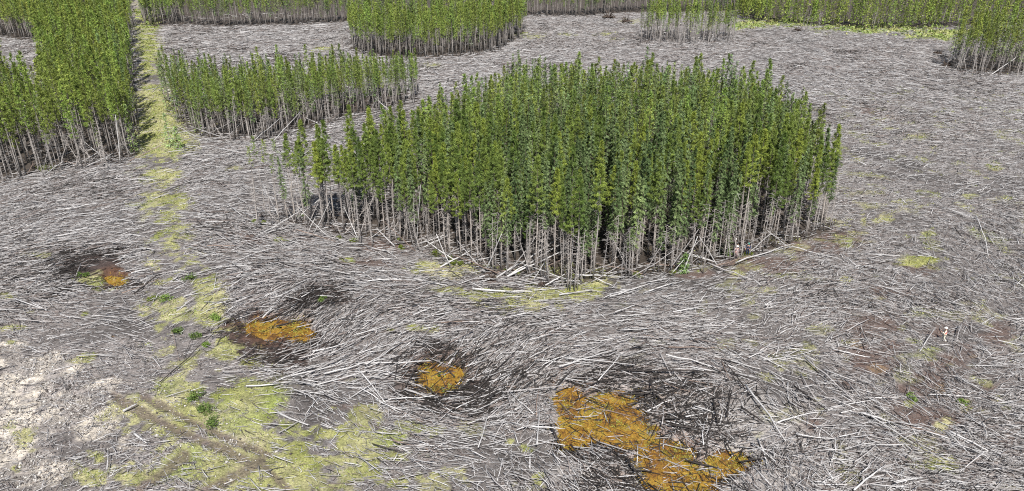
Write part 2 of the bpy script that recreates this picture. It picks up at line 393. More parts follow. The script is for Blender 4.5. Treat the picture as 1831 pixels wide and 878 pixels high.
def stick_field(n, dens0, exp, d0, d1):
    """random ground points, thinning with distance"""
    out = []
    need = n
    while need > 0:
        m = int(need*3)+1000
        # pdf over y ~ y * y^-exp
        q = rng.random(m); e = 2-exp
        y = (d0**e + q*(d1**e-d0**e))**(1/e)
        x = (rng.random(m)*2-1)*.80*(y+12)
        out.append(np.stack([x,y],1)); need -= m
    return np.concatenate(out)[:n]
def wood_density(px, py, Z):
    d = np.ones_like(px)
    d *= 1-.72*Z['moss']; d *= 1-.93*Z['grass']; d *= 1-.8*Z['sand']; d *= 1-.9*Z['track']
    d *= 1-.7*Z['red']
    d *= 1-.88*sstep(-.1,.3,Z['pool']+.4*Z['nz'])
    muddy = Z['mud']*sstep(1.0,.2,np.hypot((px-470)/118,(py-605)/62)); d *= 1-.85*muddy
    muddy = Z['mud']*sstep(1.0,.2,np.hypot((px-190)/90,(py-485)/45)); d *= 1-.88*muddy
    lane = sstep(1.2,.4,np.abs(px-np.interp(py,[0,280,450,600,720,880],[255,290,310,350,430,600]))/np.interp(py,[0,280,450,880],[22,42,60,150]))
    d *= 1-(.55+.35*sstep(330,270,py))*lane
    ll = sstep(520,640,py)*sstep(480,300,px); d *= 1-.35*ll
    d *= .45+1.1*sstep(-.25,.2,Z['nb']+.6*Z['nz'])
    return d

# big, recognisable logs: (x0,y0,z0, x1,y1,z1, radius, tone)  photo pixel + height of each end above the ground
BIG = [(286,683,.3,393,584,.8,.06,'dark'),(306,587,.6,320,645,.3,.03,'brown'),(328,640,.3,351,585,.6,.035,'dark'),(1333,688,.5,1405,789,.4,.12,'pale'),(640,660,.5,689,720,.5,.08,'pale'),
 (855,800,.5,872,740,.7,.06,'pale'),(497,738,.3,551,760,.3,.12,'pale'),(1540,738,.5,1613,762,.4,.11,'pale'),(1698,771,.4,1767,806,.4,.12,'pale'),(1527,876,.4,1581,833,.5,.09,'pale'),
 (1745,386,.6,1767,458,.5,.08,'pale'),(1676,617,.3,1698,616,.3,.10,'pale'),(845,516,.4,952,521,.4,.15,'pale'),(740,498,.3,800,510,.3,.12,'pale'),(857,496,.5,872,491,.6,.12,'pale'),
 (962,508,.5,905,494,.9,.12,'grey'),(975,510,.3,1010,490,1.2,.11,'pale'),(1000,527,.3,1060,518,.3,.12,'pale'),(1030,491,.6,1118,495,.4,.13,'pale'),(1063,496,.4,1096,511,.3,.10,'pale'),
 (1095,515,.3,1106,500,.6,.08,'grey'),(1150,524,.3,1205,505,.4,.10,'pale'),(1090,530,.3,1165,506,.5,.11,'pale'),(1410,440,.5,1500,462,.3,.10,'pale'),(1315,470,.4,1420,435,.4,.11,'pale'),
 (1265,470,.4,1345,500,.4,.12,'grey'),(1330,690,.5,1290,640,.5,.08,'dark'),(1100,660,.5,1290,665,.5,.10,'dark'),(1163,680,.6,1172,712,.2,.12,'dark'),(1190,712,.2,1235,682,.6,.10,'dark'),
 (640,650,.5,770,645,.5,.12,'pale'),(580,668,.5,690,640,.6,.09,'pale'),(440,690,.4,560,680,.5,.09,'pale'),(520,672,.5,640,645,.5,.08,'pale'),(560,690,.4,680,655,.5,.08,'pale'),
 (400,575,.5,470,545,.6,.10,'dark'),(497,560,.4,545,530,.6,.08,'dark'),(520,566,.4,575,525,.6,.08,'dark'),(545,562,.4,600,528,.6,.07,'dark'),(860,690,.3,925,625,.6,.09,'dark'),(840,650,.3,905,602,.5,.08,'dark'),
 (700,650,.5,735,620,.5,.08,'dark'),(725,690,.3,745,650,.4,.09,'dark'),(1275,715,.5,1285,765,.3,.10,'dark'),(1300,745,.4,1305,715,.6,.09,'dark'),(1020,795,.3,1048,825,.3,.10,'dark'),(1120,820,.3,1165,878,.3,.10,'dark'),
 (1325,728,.5,1365,755,.4,.11,'dark'),(1260,790,.3,1310,745,.5,.09,'dark'),(995,690,.5,1030,655,.5,.10,'dark'),(985,760,.4,1005,800,.3,.11,'dark'),(950,762,.5,1000,765,.5,.10,'pale'),(960,795,.5,965,735,.6,.08,'pale'),
 (1000,655,.6,1100,625,.6,.10,'pale'),(1070,680,.6,1110,632,.7,.07,'pale'),(1180,632,.5,1200,672,.4,.09,'grey'),(1440,640,.5,1530,720,.4,.11,'grey'),(1420,690,.5,1480,735,.5,.09,'dark'),(1010,640,.5,1135,652,.5,.08,'pale'),
 (480,275,.3,530,268,.3,.12,'pale'),(620,505,.3,730,500,.3,.10,'pale'),(100,376,.3,190,362,.3,.10,'pale'),(150,400,.3,260,385,.3,.09,'grey'),(40,440,.3,140,420,.3,.09,'pale'),(240,525,.4,285,490,.5,.10,'dark'),(110,520,.3,160,480,.4,.09,'dark'),
 (455,425,.3,530,400,.8,.09,'pale'),(470,440,.3,560,430,.3,.10,'pale'),(430,405,.4,500,420,.3,.09,'dark'),(600,395,.4,700,470,.2,.08,'grey'),(220,735,.3,245,722,.3,.14,'pale'),(240,775,.3,262,792,.3,.12,'pale')]
LAND = [('the largest ochre pool',1110,765),('the round ochre pool',790,672),('the oval ochre pool',490,590),('the small mossy mud hollow',185,490),('the bare cream sand',50,760),('the vehicle tracks',350,790),
 ('the moss before the central stand',880,520),('the person in red',1687,600),('the grassy cut line',290,340),('the ragged end of the stand',490,400),('the leaning log bundle',945,465),
 ('the person in pink',1315,452),('the lone low spruce',1222,480),('the low dark shrubs',360,735),('the yellow moss bank',640,800),('the red-brown litter',1600,650),('the central stand',1480,430),('the brushy corner of sticks',1780,820),('the dense sticks',1480,560)]
def near_land(px, py):
    best = min(LAND, key=lambda l: math.hypot((px-l[1])*.8, (py-l[2])*1.4))
    dx, dy = px-best[1], py-best[2]
    d = math.hypot(dx*.8, dy*1.4)
    if abs(dy)*1.8 > abs(dx): rel = 'in front of' if dy > 0 else 'just beyond'
    else: rel = 'on the sunny side of' if dx > 0 else 'on the shady side of'
    if abs(dy)*1.8 <= abs(dx): rel = 'right of' if dx > 0 else 'left of'
    if d < 22: rel = 'at'
    far = '' if d < 70 else ('some way ' if rel not in ('at','just beyond') else ''); 
    return f"{far}{rel} {best[0]}".replace('way just','way').replace('some way in front','well in front')
TONES = {'pale': (.44,.428,.422), 'grey': (.28,.265,.26), 'brown': (.20,.15,.125), 'dark': (.035,.03,.028)}
def single_log(p0, p1, rad, tone, curve=.03, k=8):
    p0 = np.array(p0, float); p1 = np.array(p1, float)
    L = np.linalg.norm(p1-p0); mid = (p0+p1)/2
    side = np.cross(p1-p0, (0,0,1)); side /= np.linalg.norm(side)+1e-9
    n = 6; g = Geo(); c = np.array(TONES[tone])*random.uniform(.82,1.15)
    P = []
    for i in range(n):
        t = i/(n-1); w = math.sin(math.pi*t)
        P.append(p0*(1-t)+p1*t + side*curve*L*w + np.array([0,0,.02*L*w*random.uniform(-1,1)]) - mid)
    R = [rad*(1.12-.6*i/(n-1))*random.uniform(.93,1.07) for i in range(n)]
    V, F = tube(P, R, k); cc = np.tile(c, (len(V),1)); cc *= rng.uniform(.85,1.15,(len(V),1)); g.add(V, F, cc)
    for _ in range(random.randint(2, 6)):          # broken branch stubs
        i = random.randint(1, n-2); b = P[i]
        d = np.array([random.uniform(-1,1), random.uniform(-1,1), random.uniform(-.1,1)]); d /= np.linalg.norm(d)
        V, F = tube([b, b+d*random.uniform(.12,.32)], [.018,.009], 4); g.add(V, F, c*.85)
    o = link('fallen_log', g.mesh('fallen_log', M_LOG, True)); o.location = mid
    return o

# scatter
NLOG = 200000
pts = stick_field(620000, 1, 1.0, 36, 330)
x, y = pts[:,0], pts[:,1]
px, py, Z = zones(x, y)
keep = (rng.random(len(x)) < wood_density(px, py, Z)*.75) & (px > -260) & (px < W0+260) & (py < 980)
st = in_stand(x, y); edg = np.min([edge_dist(x, y, P) for P in STANDS.values()], axis=0); keep &= ~(st & (rng.random(len(x)) > np.where(edg < 3.5, .5, .05)))
x, y, px, py = x[keep][:NLOG], y[keep][:NLOG], px[keep][:NLOG], py[keep][:NLOG]
Zk = {k: v[keep][:NLOG] for k, v in Z.items()}
n = len(x); print('logs', n)
ang, sp = flow(px, py)
ang = ang + np.radians(sp)*rng.normal(size=n)*.6
q0 = unproj(px, py); q1 = unproj(px+np.cos(ang)*2, py-np.sin(ang)*2)
D = q1-q0; D /= np.linalg.norm(D, axis=1, keepdims=True)
wa = np.arctan2(D[:,1], D[:,0]) + np.radians(sp+5)*rng.normal(size=n)*.8
wild = rng.random(n) < .12; wa[wild] += rng.normal(size=wild.sum())*.9
left = sstep(700, 300, px)*sstep(620, 500, py)
mid = sstep(250,450,px)*sstep(1050,950,px)*sstep(760,700,py)
L = np.exp(rng.normal(math.log(.92), .55, n))*(1+.3*left+.2*mid)
L = np.clip(L, .3, 6.5); L *= 1+.35*Zk['mud']*sstep(640,720,px)
L *= 1-.35*sstep(520,640,py)*sstep(480,300,px)
L *= 1+.25*sstep(100,200,y)
rad = np.clip(.016+.0088*L*rng.uniform(.5,1.5,n), .014, .062)*(1+.5*sstep(90,220,y))
zc = height(x, y, Zk) + rad + rng.random(n)**1.7*.5*(1-.6*Zk['mud']) + .03
poolq = Zk['pool'] > -.3
zc[poolq] = np.maximum(zc[poolq], POOLZ+.05)
tilt = rng.normal(size=n)*.10
dirv = np.stack([np.cos(wa)*np.cos(tilt), np.sin(wa)*np.cos(tilt), np.sin(tilt)], 1)
cen = np.stack([x,y,zc],1)
A = cen-dirv*L[:,None]/2; B = cen+dirv*L[:,None]/2
A[:,2] = np.maximum(A[:,2], zc-.35); B[:,2] = np.maximum(B[:,2], zc-.35)
tone = rng.random(n)
tone = np.clip(tone + .9*Zk['nb'] + .5*Zk['nz'] + .10*Zk['red'], 0, 1)
col = np.where((tone < .42)[:,None], [.43,.418,.414], np.where((tone < .76)[:,None], [.29,.272,.266], np.where((tone < .91)[:,None], [.17,.14,.128], [.05,.045,.042])))
burnt = rng.random(n) < Zk['mud']*np.where(px > 950, .56, .7)
col = np.where(burnt[:,None], [.028,.024,.022], col)
col = col*rng.uniform(.75,1.2,(n,1))
# the 200 or so that show largest become logs of their own
pxs = FOC/np.sqrt(x*x+y*y+CAMH**2)
score = L*rad**.5*pxs**1.5*(np.abs(px-W0/2) < W0/2-10)*(py < H0-8)
# spread the choice over the clearing
order = np.argsort(-score*rng.uniform(.75,1.25,n))
NBIG = 300-len(BIG)
big = np.zeros(n, bool); big[order[:NBIG]] = True
used_labels = {}
def log_label(px0, py0, px1, py1, tone, Lm):
    a = math.degrees(math.atan2(-(py1-py0), px1-px0)) % 180
    asp = 'lying level' if a < 10 or a > 170 else ('slanting up to the right' if a < 60 else ('pointing away' if a < 120 else 'slanting down to the right'))
    if asp.startswith('slanting'): asp = 'slanting ' + ('uphill' if False else ('rightward' if a < 60 else 'leftward'))
    size = 'short' if Lm < 2.2 else ('long' if Lm > 4.2 else 'medium')
    tw = {'pale':'bleached','grey':'grey','brown':'brown','dark':'blackened'}[tone]
    return f"{size} {tw} fallen log {asp} {near_land((px0+px1)/2, (py0+py1)/2)}"
for i in np.nonzero(big)[0]:
    tn = 'dark' if burnt[i] or tone[i] > .93 else ('pale' if tone[i] < .42 else ('grey' if tone[i] < .8 else 'brown'))
    o = single_log(A[i], B[i], rad[i]*1.05, tn, random.uniform(-.04,.04))
    a0 = proj(*A[i]); b0 = proj(*B[i])
    tag(o, log_label(a0[0],a0[1],b0[0],b0[1],tn,L[i]), 'log', 'fallen logs strewn over the clearing')
for x0,y0,z0,x1,y1,z1,r,tn in BIG:
    p0 = unproj(x0,y0,z0); p1 = unproj(x1,y1,z1)
    o = single_log(p0, p1, r*.78, tn, random.uniform(-.02,.02))
    tag(o, log_label(x0,y0,x1,y1,tn,np.linalg.norm(p1-p0)), 'log', 'fallen logs strewn over the clearing')
r_ = ~big
bend = np.zeros((n,3)); bend[:,0] = -np.sin(wa); bend[:,1] = np.cos(wa); bend *= (L*rng.normal(size=n)*.02)[:,None]
near_ = r_ & (y < 72); far_ = r_ & (y >= 72)      # round section near by, four-sided far off
v1, f1, c1 = prisms(A[near_], B[near_], rad[near_]*1.08, rad[near_]*.7, col[near_], 6, bend[near_])
v2, f2, c2 = prisms(A[far_], B[far_], rad[far_]*1.15, rad[far_]*.75, col[far_], 4)
lg = link('fallen_logs', np_mesh('fallen_logs', np.concatenate([v1, v2]), np.concatenate([f1, f2+len(v1)]), np.concatenate([c1, c2]), M_LOG, True))
del v1, f1, c1, v2, f2, c2, near_, far_, A, B, bend, pts, Z, Zk
tag(lg, 'dense mat of smaller bleached fallen logs covering the clearing', 'fallen logs', None, 'stuff')

# twigs and splinters between them
pts = stick_field(300000, 1, 1.15, 36, 200)
x, y = pts[:,0], pts[:,1]; px, py, Z = zones(x, y)
dn = wood_density(px, py, Z); dn = np.maximum(dn, (.18+.12*Z['sand'])*(1-Z['grass'])*(1-.5*Z['moss']))
keep = (rng.random(len(x)) < dn*.8) & (px > -200) & (px < W0+200) & (py < 960) & ~in_stand(x, y)
x, y, px, py = x[keep], y[keep], px[keep], py[keep]; Zk = {k: v[keep] for k, v in Z.items()}; n = len(x); print('twigs', n)
ang, sp = flow(px, py); q0 = unproj(px, py); q1 = unproj(px+np.cos(ang)*2, py-np.sin(ang)*2); D = q1-q0
wa = np.arctan2(D[:,1], D[:,0]) + np.radians(sp+14)*rng.normal(size=n)
L = np.exp(rng.normal(math.log(.42), .5, n)); rad = rng.uniform(.010,.028,n)*(1+.4*sstep(80,180,y))
zc = height(x, y, Zk)+rng.random(n)**2*.3+.03; pq = Zk['pool'] > -.3; zc[pq] = np.maximum(zc[pq], POOLZ+.06)
tilt = rng.normal(size=n)*.2
dirv = np.stack([np.cos(wa)*np.cos(tilt), np.sin(wa)*np.cos(tilt), np.abs(np.sin(tilt))], 1); cen = np.stack([x,y,zc],1)
tone = rng.random(n)
col = np.where((tone < .42)[:,None], [.42,.408,.404], np.where((tone < .72)[:,None], [.28,.265,.26], np.where((tone < .9)[:,None], [.16,.125,.11], [.045,.04,.038])))
col = np.where((rng.random(n) < Zk['mud']*np.where(px > 950, .4, .7))[:,None], [.028,.024,.022], col)*rng.uniform(.7,1.2,(n,1))
tw = link('twig_litter', np_mesh('twig_litter', *prisms(cen-dirv*L[:,None]/2, cen+dirv*L[:,None]/2, rad, rad*.6, col, 4), M_LOG))
tag(tw, 'grey splinters and twigs littered between the fallen logs', 'twig litter', None, 'stuff')

# clods, chips and stones on the bare ground
pts = stick_field(420000, 1, 1.2, 36, 95); x, y = pts[:,0], pts[:,1]; px, py, Z = zones(x, y)
k = (rng.random(len(x)) < np.maximum(np.maximum(Z['sand']*.9, 0*Z['track']), .08*sstep(560,700,py)*sstep(700,300,px))*(.15+1.3*(fbm(x,y,1.7,3,71) > .5))) & (px > -100) & (px < W0)
x, y = x[k][:26000], y[k][:26000]; n = len(x); z = height(x, y, {q: v[k][:26000] for q, v in Z.items()})
oc = np.array([(1,0,0),(0,1,0),(-1,0,0),(0,-1,0),(0,0,.8),(0,0,-.6)], float)
sz = np.clip(np.exp(rng.normal(math.log(.045), .5, n)), .018, .2)
Vc = np.stack([x,y,z+sz*.25],1)[:,None,:] + oc[None]*sz[:,None,None]*rng.uniform(.55,1.5,(n,6,3))
Fc = np.array([(0,1,4),(1,2,4),(2,3,4),(3,0,4),(1,0,5),(2,1,5),(3,2,5),(0,3,5)])
cc = np.where((rng.random(n) < .45)[:,None], [.40,.38,.355], np.where((rng.random(n) < .6)[:,None], [.2,.18,.165], [.07,.06,.055]))*rng.uniform(.8,1.2,(n,1))
o = link('soil_clods', np_mesh('soil_clods', Vc.reshape(-1,3), (Fc[None]+(np.arange(n)*6)[:,None,None]).reshape(-1,3), np.repeat(cc,6,0), M_LOG))
tag(o, 'pale and dark clods, chips and stones on the bare sandy ground', 'soil clods', None, 'stuff')

# ------------------------------------------------------------------ moss and grass tufts
def blades(name, n0, e, d1, key, cols, hgt, wid, label, cat, prob=.6):
    pts = stick_field(n0, 1, e, 36, d1); x, y = pts[:,0], pts[:,1]; px, py, Z = zones(x, y)
    k = (rng.random(len(x)) < (pool_key(x, y, Z) if key == 'pool' else Z[key])*(1-.88*Z['track'])*prob*(.3+1.2*(fbm(x,y,1.2,3,31) > .48))) & (px > -150) & (px < W0+150)
    if key == 'moss': k &= Z['pool'] < .1
    x, y = x[k], y[k]; n = len(x); print(name, n)
    z = height(x, y, {q: v[k] for q, v in Z.items()})
    if key == 'pool': z = np.maximum(z, POOLZ+.02)
    t = np.clip(fbm(x, y, 3, 3, 33)*2.4-.7+rng.normal(size=n)*.2, 0, 1)[:,None]
    c = np.array(cols[0])*(1-t)+np.array(cols[1])*t
    c *= rng.uniform(.8,1.15,(n,1))
    a = rng.random(n)*2*np.pi; s = np.sqrt(x*x+y*y)/70
    h = hgt*rng.uniform(.5,1.4,n)*(.7+.3*s); w = wid*rng.uniform(.6,1.4,n)*s**.8
    lean = rng.normal(size=(n,2))*.7
    base = np.stack([x,y,z-.02],1); side = np.stack([np.cos(a)*w, np.sin(a)*w, np.zeros(n)],1)
    top = base + np.stack([lean[:,0]*h, lean[:,1]*h, h],1)
    V = np.stack([base-side, base+side, top+side*.45, top-side*.45],1).reshape(-1,3)
    o = link(name, np_mesh(name, V, np.arange(n*4).reshape(-1,4), np.repeat(c,4,0), M_LEAF)); tag(o, label, cat, None, 'stuff')
def pool_key(x, y, Z): return sstep(-.3, .25, Z['pool']+1.1*Z['nf']+.9*Z['nz'])
blades('bog_moss', 900000, 1.0, 110, 'pool', [(.26,.145,.022),(.20,.20,.035)], .07, .07, 'ochre and green moss crusts on and around the bog pools', 'bog moss', .55)
blades('moss', 1100000, 1.0, 300, 'moss', [(.15,.19,.042),(.32,.325,.13)], .11, .05, 'yellow-green moss and sedge in patches among the sticks', 'moss', .9)
blades('grass', 400000, .1, 420, 'grass', [(.15,.22,.05),(.30,.30,.12)], .22, .10, 'bright grass in the far cut line and along the far forest', 'grass', .9)

# ------------------------------------------------------------------ trees
def crown_pine(h, c0, wid, nb, q, size, rs):
    """clustered needle brushes on upswept branches; c0 = foot of crown (fraction), q quads per brush"""
    R = np.random.default_rng(rs); V, C = [], []
    H = h*(1-c0); lop = R.random()*6.28
    for i in range(nb):
        t = ((i+R.random())/nb); z = h*c0+H*t
        prof = min(1.0, .5+2.4*t) * (1-max(0,(t-.15)/.85)**.85*.96)
        a = R.random()*2*np.pi
        r = wid*prof*R.uniform(.5,1.15)*(1+.18*math.cos(a-lop)); ca, sa = math.cos(a), math.sin(a)
        rise = r*R.uniform(-.1,.55); k0 = R.uniform(.6,1.4)
        for j in range(q):
            f = 1.05-.55*R.random()**1.7
            p = np.array([ca*r*f, sa*r*f, z+rise*f*f]) + R.normal(size=3)*.065
            d = np.array([ca*.55, sa*.55, .45])+R.normal(size=3)*.6; d /= np.linalg.norm(d)
            s = np.cross(d, np.array([ca, sa, .6])+R.normal(size=3)*.27); s /= np.linalg.norm(s)
            l = size*R.uniform(.6,1.3); w = l*R.uniform(.18,.3)
            V += [p, p+d*l*.5+s*w*.5, p+d*l, p+d*l*.5-s*w*.5]
            k = k0*R.uniform(.86,1.12)
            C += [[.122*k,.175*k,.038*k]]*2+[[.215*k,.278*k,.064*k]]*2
    for j in range(q):
        p = np.array([0,0,h-.55+.5*j/q])+R.normal(size=3)*.03; d = R.normal(size=3)*.45+np.array([0,0,.9]); d /= np.linalg.norm(d); s = np.cross(d, R.normal(size=3)); s /= np.linalg.norm(s)
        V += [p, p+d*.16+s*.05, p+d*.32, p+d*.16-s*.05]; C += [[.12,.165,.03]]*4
    return np.array(V), np.array(C)
def crown_spruce(h, c0, wid, nb, q, size, rs):
    R = np.random.default_rng(rs); V, C = [], []
    H = h*(1-c0); gap = R.random(6)
    for i in range(nb):
        t = ((i+R.random())/nb)**1.1; z = h*c0+H*t
        prof = (1-t)**.92*min(1, .55+3*t)+.04
        r = wid*prof*R.uniform(.55,1.18)*(.75+.5*gap[int(t*5.99)]); a = R.random()*2*np.pi; ca, sa = math.cos(a), math.sin(a); k0 = R.uniform(.6,1.4)
        droop = R.uniform(.2,.6)
        for j in range(q):
            f = (j+R.random())/q*.85+.2
            p = np.array([ca*r*f, sa*r*f, z-droop*r*f])+R.normal(size=3)*.04
            d = np.array([ca, sa, -.4])+R.normal(size=3)*.55; d /= np.linalg.norm(d)
            s = np.cross(d, np.array([ca,sa,.7])+R.normal(size=3)*.27); s /= np.linalg.norm(s)
            l = size*R.uniform(.6,1.25); w = l*R.uniform(.2,.34)
            V += [p, p+d*l*.5+s*w*.5, p+d*l, p+d*l*.5-s*w*.5]
            k = k0*R.uniform(.86,1.12); tip = f > .65
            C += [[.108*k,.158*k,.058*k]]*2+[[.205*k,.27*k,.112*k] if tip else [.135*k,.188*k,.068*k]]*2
    for j in range(12):                                   # leader
        p = np.array([0,0,h-.75+.06*j]); d = R.normal(size=3)*.4+np.array([0,0,.9]); d /= np.linalg.norm(d); s = np.cross(d, R.normal(size=3)); s /= np.linalg.norm(s)
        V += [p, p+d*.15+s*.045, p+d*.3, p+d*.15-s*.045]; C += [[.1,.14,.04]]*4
    return np.array(V), np.array(C)
def trunk_geo(h, r, rs, twigs=26, c0=.5, k=6, col=(.36,.33,.305), tw_len=.55):
    R = np.random.default_rng(rs); g = Geo(); n = 5
    off = np.cumsum(R.normal(size=(n,2))*.045*np.array([[1,1]]), axis=0); off -= off[0]
    P = [(off[i,0], off[i,1], h*.92*i/(n-1)-(.3 if i == 0 else 0)) for i in range(n)]
    V, F = tube(P, [r*(1.15-.95*i/(n-1)) for i in range(n)], k)
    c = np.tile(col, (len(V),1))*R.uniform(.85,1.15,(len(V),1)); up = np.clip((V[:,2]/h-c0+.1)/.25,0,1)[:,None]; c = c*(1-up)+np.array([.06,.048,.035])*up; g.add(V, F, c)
    for j in range(twigs):
        z = h*R.uniform(.1, min(c0+.1,.95)); a = R.random()*2*np.pi; l = tw_len*R.uniform(.4,1.2)*(.6+.8*z/h)
        b = np.array([0,0,z]); e = b+np.array([math.cos(a)*l, math.sin(a)*l, -l*R.uniform(-.1,.6)])
        V, F = tube([b, e], [.022,.012], 4, False); g.add(V, F, np.array(col)*R.uniform(.6,1.0))
    return g
def quads(V): return np.arange(len(V)).reshape(-1,4)

VAR = {'pine': [], 'spruce': [], 'thin': []}
for i in range(9):
    h = 12.2+1.6*random.random(); c0 = random.uniform(.50,.64); w = random.uniform(.85,1.2)
    V, C = crown_pine(h, c0, w, 70, 74, .17, 100+i)
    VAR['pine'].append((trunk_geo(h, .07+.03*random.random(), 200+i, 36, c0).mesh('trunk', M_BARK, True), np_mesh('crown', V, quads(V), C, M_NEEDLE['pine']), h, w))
for i in range(9):
    h = 11.6+2.4*random.random(); c0 = random.uniform(.26,.46); w = random.uniform(.72,1.02)
    V, C = crown_spruce(h, c0, w, 104, 54, .17, 300+i)
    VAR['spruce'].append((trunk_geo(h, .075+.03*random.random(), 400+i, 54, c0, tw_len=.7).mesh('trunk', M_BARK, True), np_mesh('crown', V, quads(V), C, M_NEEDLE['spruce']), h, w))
for i in range(4):   # nearly bare pines with a tuft on top
    h = 11.5+1.6*random.random()
    V, C = crown_pine(h, .74, .5, 24, 10, .26, 500+i)
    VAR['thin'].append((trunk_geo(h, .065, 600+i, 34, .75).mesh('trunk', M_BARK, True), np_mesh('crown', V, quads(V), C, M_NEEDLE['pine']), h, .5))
SNAG = []
for i in range(7):
    h = random.uniform(6.5, 11.5)
    SNAG.append((trunk_geo(h, .065, 700+i, 46, .9, col=(.38,.355,.335), tw_len=.5).mesh('dead_tree', M_BARK, True), h))
# lighter copies of the same kinds for the far forest
LOD = {'pine': [], 'spruce': [], 'low': []}
for i in range(8):
    h = 12+2*random.random(); c0 = random.uniform(.46,.6)
    V, C = crown_pine(h, c0, random.uniform(.85,1.1), 50, 24, .27, 800+i)
    LOD['pine'].append((V, C, trunk_geo(h, .10, 820+i, 6, c0, 4).arrays()))
    h = 12+2*random.random(); c0 = random.uniform(.28,.45)
    V, C = crown_spruce(h, c0, random.uniform(.75,1.05), 62, 16, .27, 840+i)
    LOD['spruce'].append((V, C, trunk_geo(h, .10, 860+i, 10, c0, 4).arrays()))
    V, C = crown_pine(h, .10, random.uniform(1.2,1.6), 64, 9, .5, 880+i)
    LOD['low'].append((V, C, trunk_geo(h, .10, 890+i, 2, .2, 4).arrays()))

def plant_points(P, spacing, jitter=.42, warp=3.2):
    x0,y0 = P.min(0); x1,y1 = P.max(0)
    gx, gy = np.meshgrid(np.arange(x0, x1, spacing), np.arange(y0, y1, spacing))
    gx = gx + (np.arange(gx.shape[0])[:,None] % 2)*spacing*.5
    x = gx.ravel()+rng.normal(size=gx.size)*jitter*spacing; y = gy.ravel()+rng.normal(size=gx.size)*jitter*spacing
    k = inpoly(x+warp*(fbm(x,y,7,3,61)-.5), y+warp*(fbm(x,y,7,3,62)-.5), P); return x[k], y[k]
cand = []      # (x, y, species, stand, edge distance, scale, tint)
SPEC = {'central': (1.72,.55), 'middle': (1.6,.5), 'path side': (2.1,.3), 'clearing': (2.1,.3), 'bank': (1.9,.3), 'far': (2.3,.5), 'sparse': (2.3,.5), 'green': (2.7,.25), 'corner': (2.4,.45)}
for k, P in STANDS.items():
    s, fr = SPEC[k]
    x, y = plant_points(P, s, warp={'central': 1.6, 'path side': 5.5, 'clearing': 5}.get(k, 3.2))
    ed = edge_dist(x, y, P)
    ppx, ppy = proj(x, y); tpx, tpy = proj(x, y, 14.0)
    vis = (ppx > -90) & (ppx < W0+90) & (ppy > -60)
    if k in ('far','green','clearing','path side','corner'): vis &= (tpy > -12) | ((ed < 13) & (tpy > -60))   # rows behind these are hidden
    sp_n = fbm(x, y, 9, 3, 41)
    for i in np.nonzero(vis)[0]:
        fr2 = fr
        if k == 'central': fr2 = .35 if ppx[i] < 800 else (.68 if 900 < ppx[i] < 1330 else .5)
        sp = 'spruce' if rng.random()*.6+sp_n[i]*.4 < fr2*.75+.06 else 'pine'
        sc = float(np.clip(rng.normal(.98, .125), .62, 1.26))
        if k in ('path side','bank','far','green'): sc = float(np.clip(1+(sc-1)*1.45, .55, 1.3))
        if k == 'central' and ed[i] < 2: sc *= .93
        if k == 'middle': sc *= .80 if ppx[i] < 600 else .80-.12*min(1,(ppx[i]-600)/150)
        if k == 'bank': sc *= .92
        cand.append((float(x[i]), float(y[i]), sp, k, float(ed[i]), sc))
# the two lone groups at the head of the middle stand and the low pale spruce on the cut line are placed by hand below
cand.sort(key=lambda c: math.hypot(c[0], c[1]))
print('trees', len(cand), {k: sum(c[3] == k for c in cand) for k in STANDS})

STN = {'central':'the central stand','middle':'the long stand beyond','path side':'the dense cut-line stand','clearing':'the stand behind the small gap','bank':'the far dark stand','far':'the far forest','sparse':'the thin far stand','green':'the bright far forest','corner':'the corner stand'}
def spot(stand, px):
    if stand == 'central':
        for lim, s in ((600,'near its thin ragged end'),(700,'near the criss-crossed trunks'),(790,'by the crossed leaning poles'),(870,'behind the yellow moss'),(960,'behind the leaning log bundle'),(1050,'by the three bare poles'),(1130,'behind the mossy fallen trunks'),(1200,'left of the lone low spruce'),(1260,'behind the lone low spruce'),(1300,'beside the person in pink'),(1360,'beside the person in navy'),(1430,'above the brown litter'),(3000,'at its sunny outer corner')):
            if px < lim: return s
    if stand == 'middle':
        for lim, s in ((350,'beside the pale young spruce'),(450,'at its cut line end'),(550,'by its leaning poles'),(650,'along its middle'),(3000,'at its narrow end')):
            if px < lim: return s
    if stand == 'path side':
        for lim, s in ((40,'at the picture edge'),(100,'by its outer trunks'),(170,'above the pale leaning poles'),(3000,'bordering the grassy strip')):
            if px < lim: return s
    return 'along its edge'
def tree(kind, name, x, y, z, var, rz, sc, lean, label, cat, group):
    tr, cr = var[0], var[1]
    r = bpy.data.objects.new(name, None); COL.objects.link(r); r.empty_display_size = .5
    r.location = (x, y, z); r.scale = (sc*random.uniform(.92,1.1), sc*random.uniform(.92,1.1), sc)
    la = random.random()*6.28
    r.rotation_euler = Euler((lean*math.cos(la), lean*math.sin(la), rz))
    tag(r, label, cat, group)
    link('trunk', tr, r); link('crown', cr, r)
    return r
MAXK = 294
cnt = {'pine': 0, 'spruce': 0}
rest = []
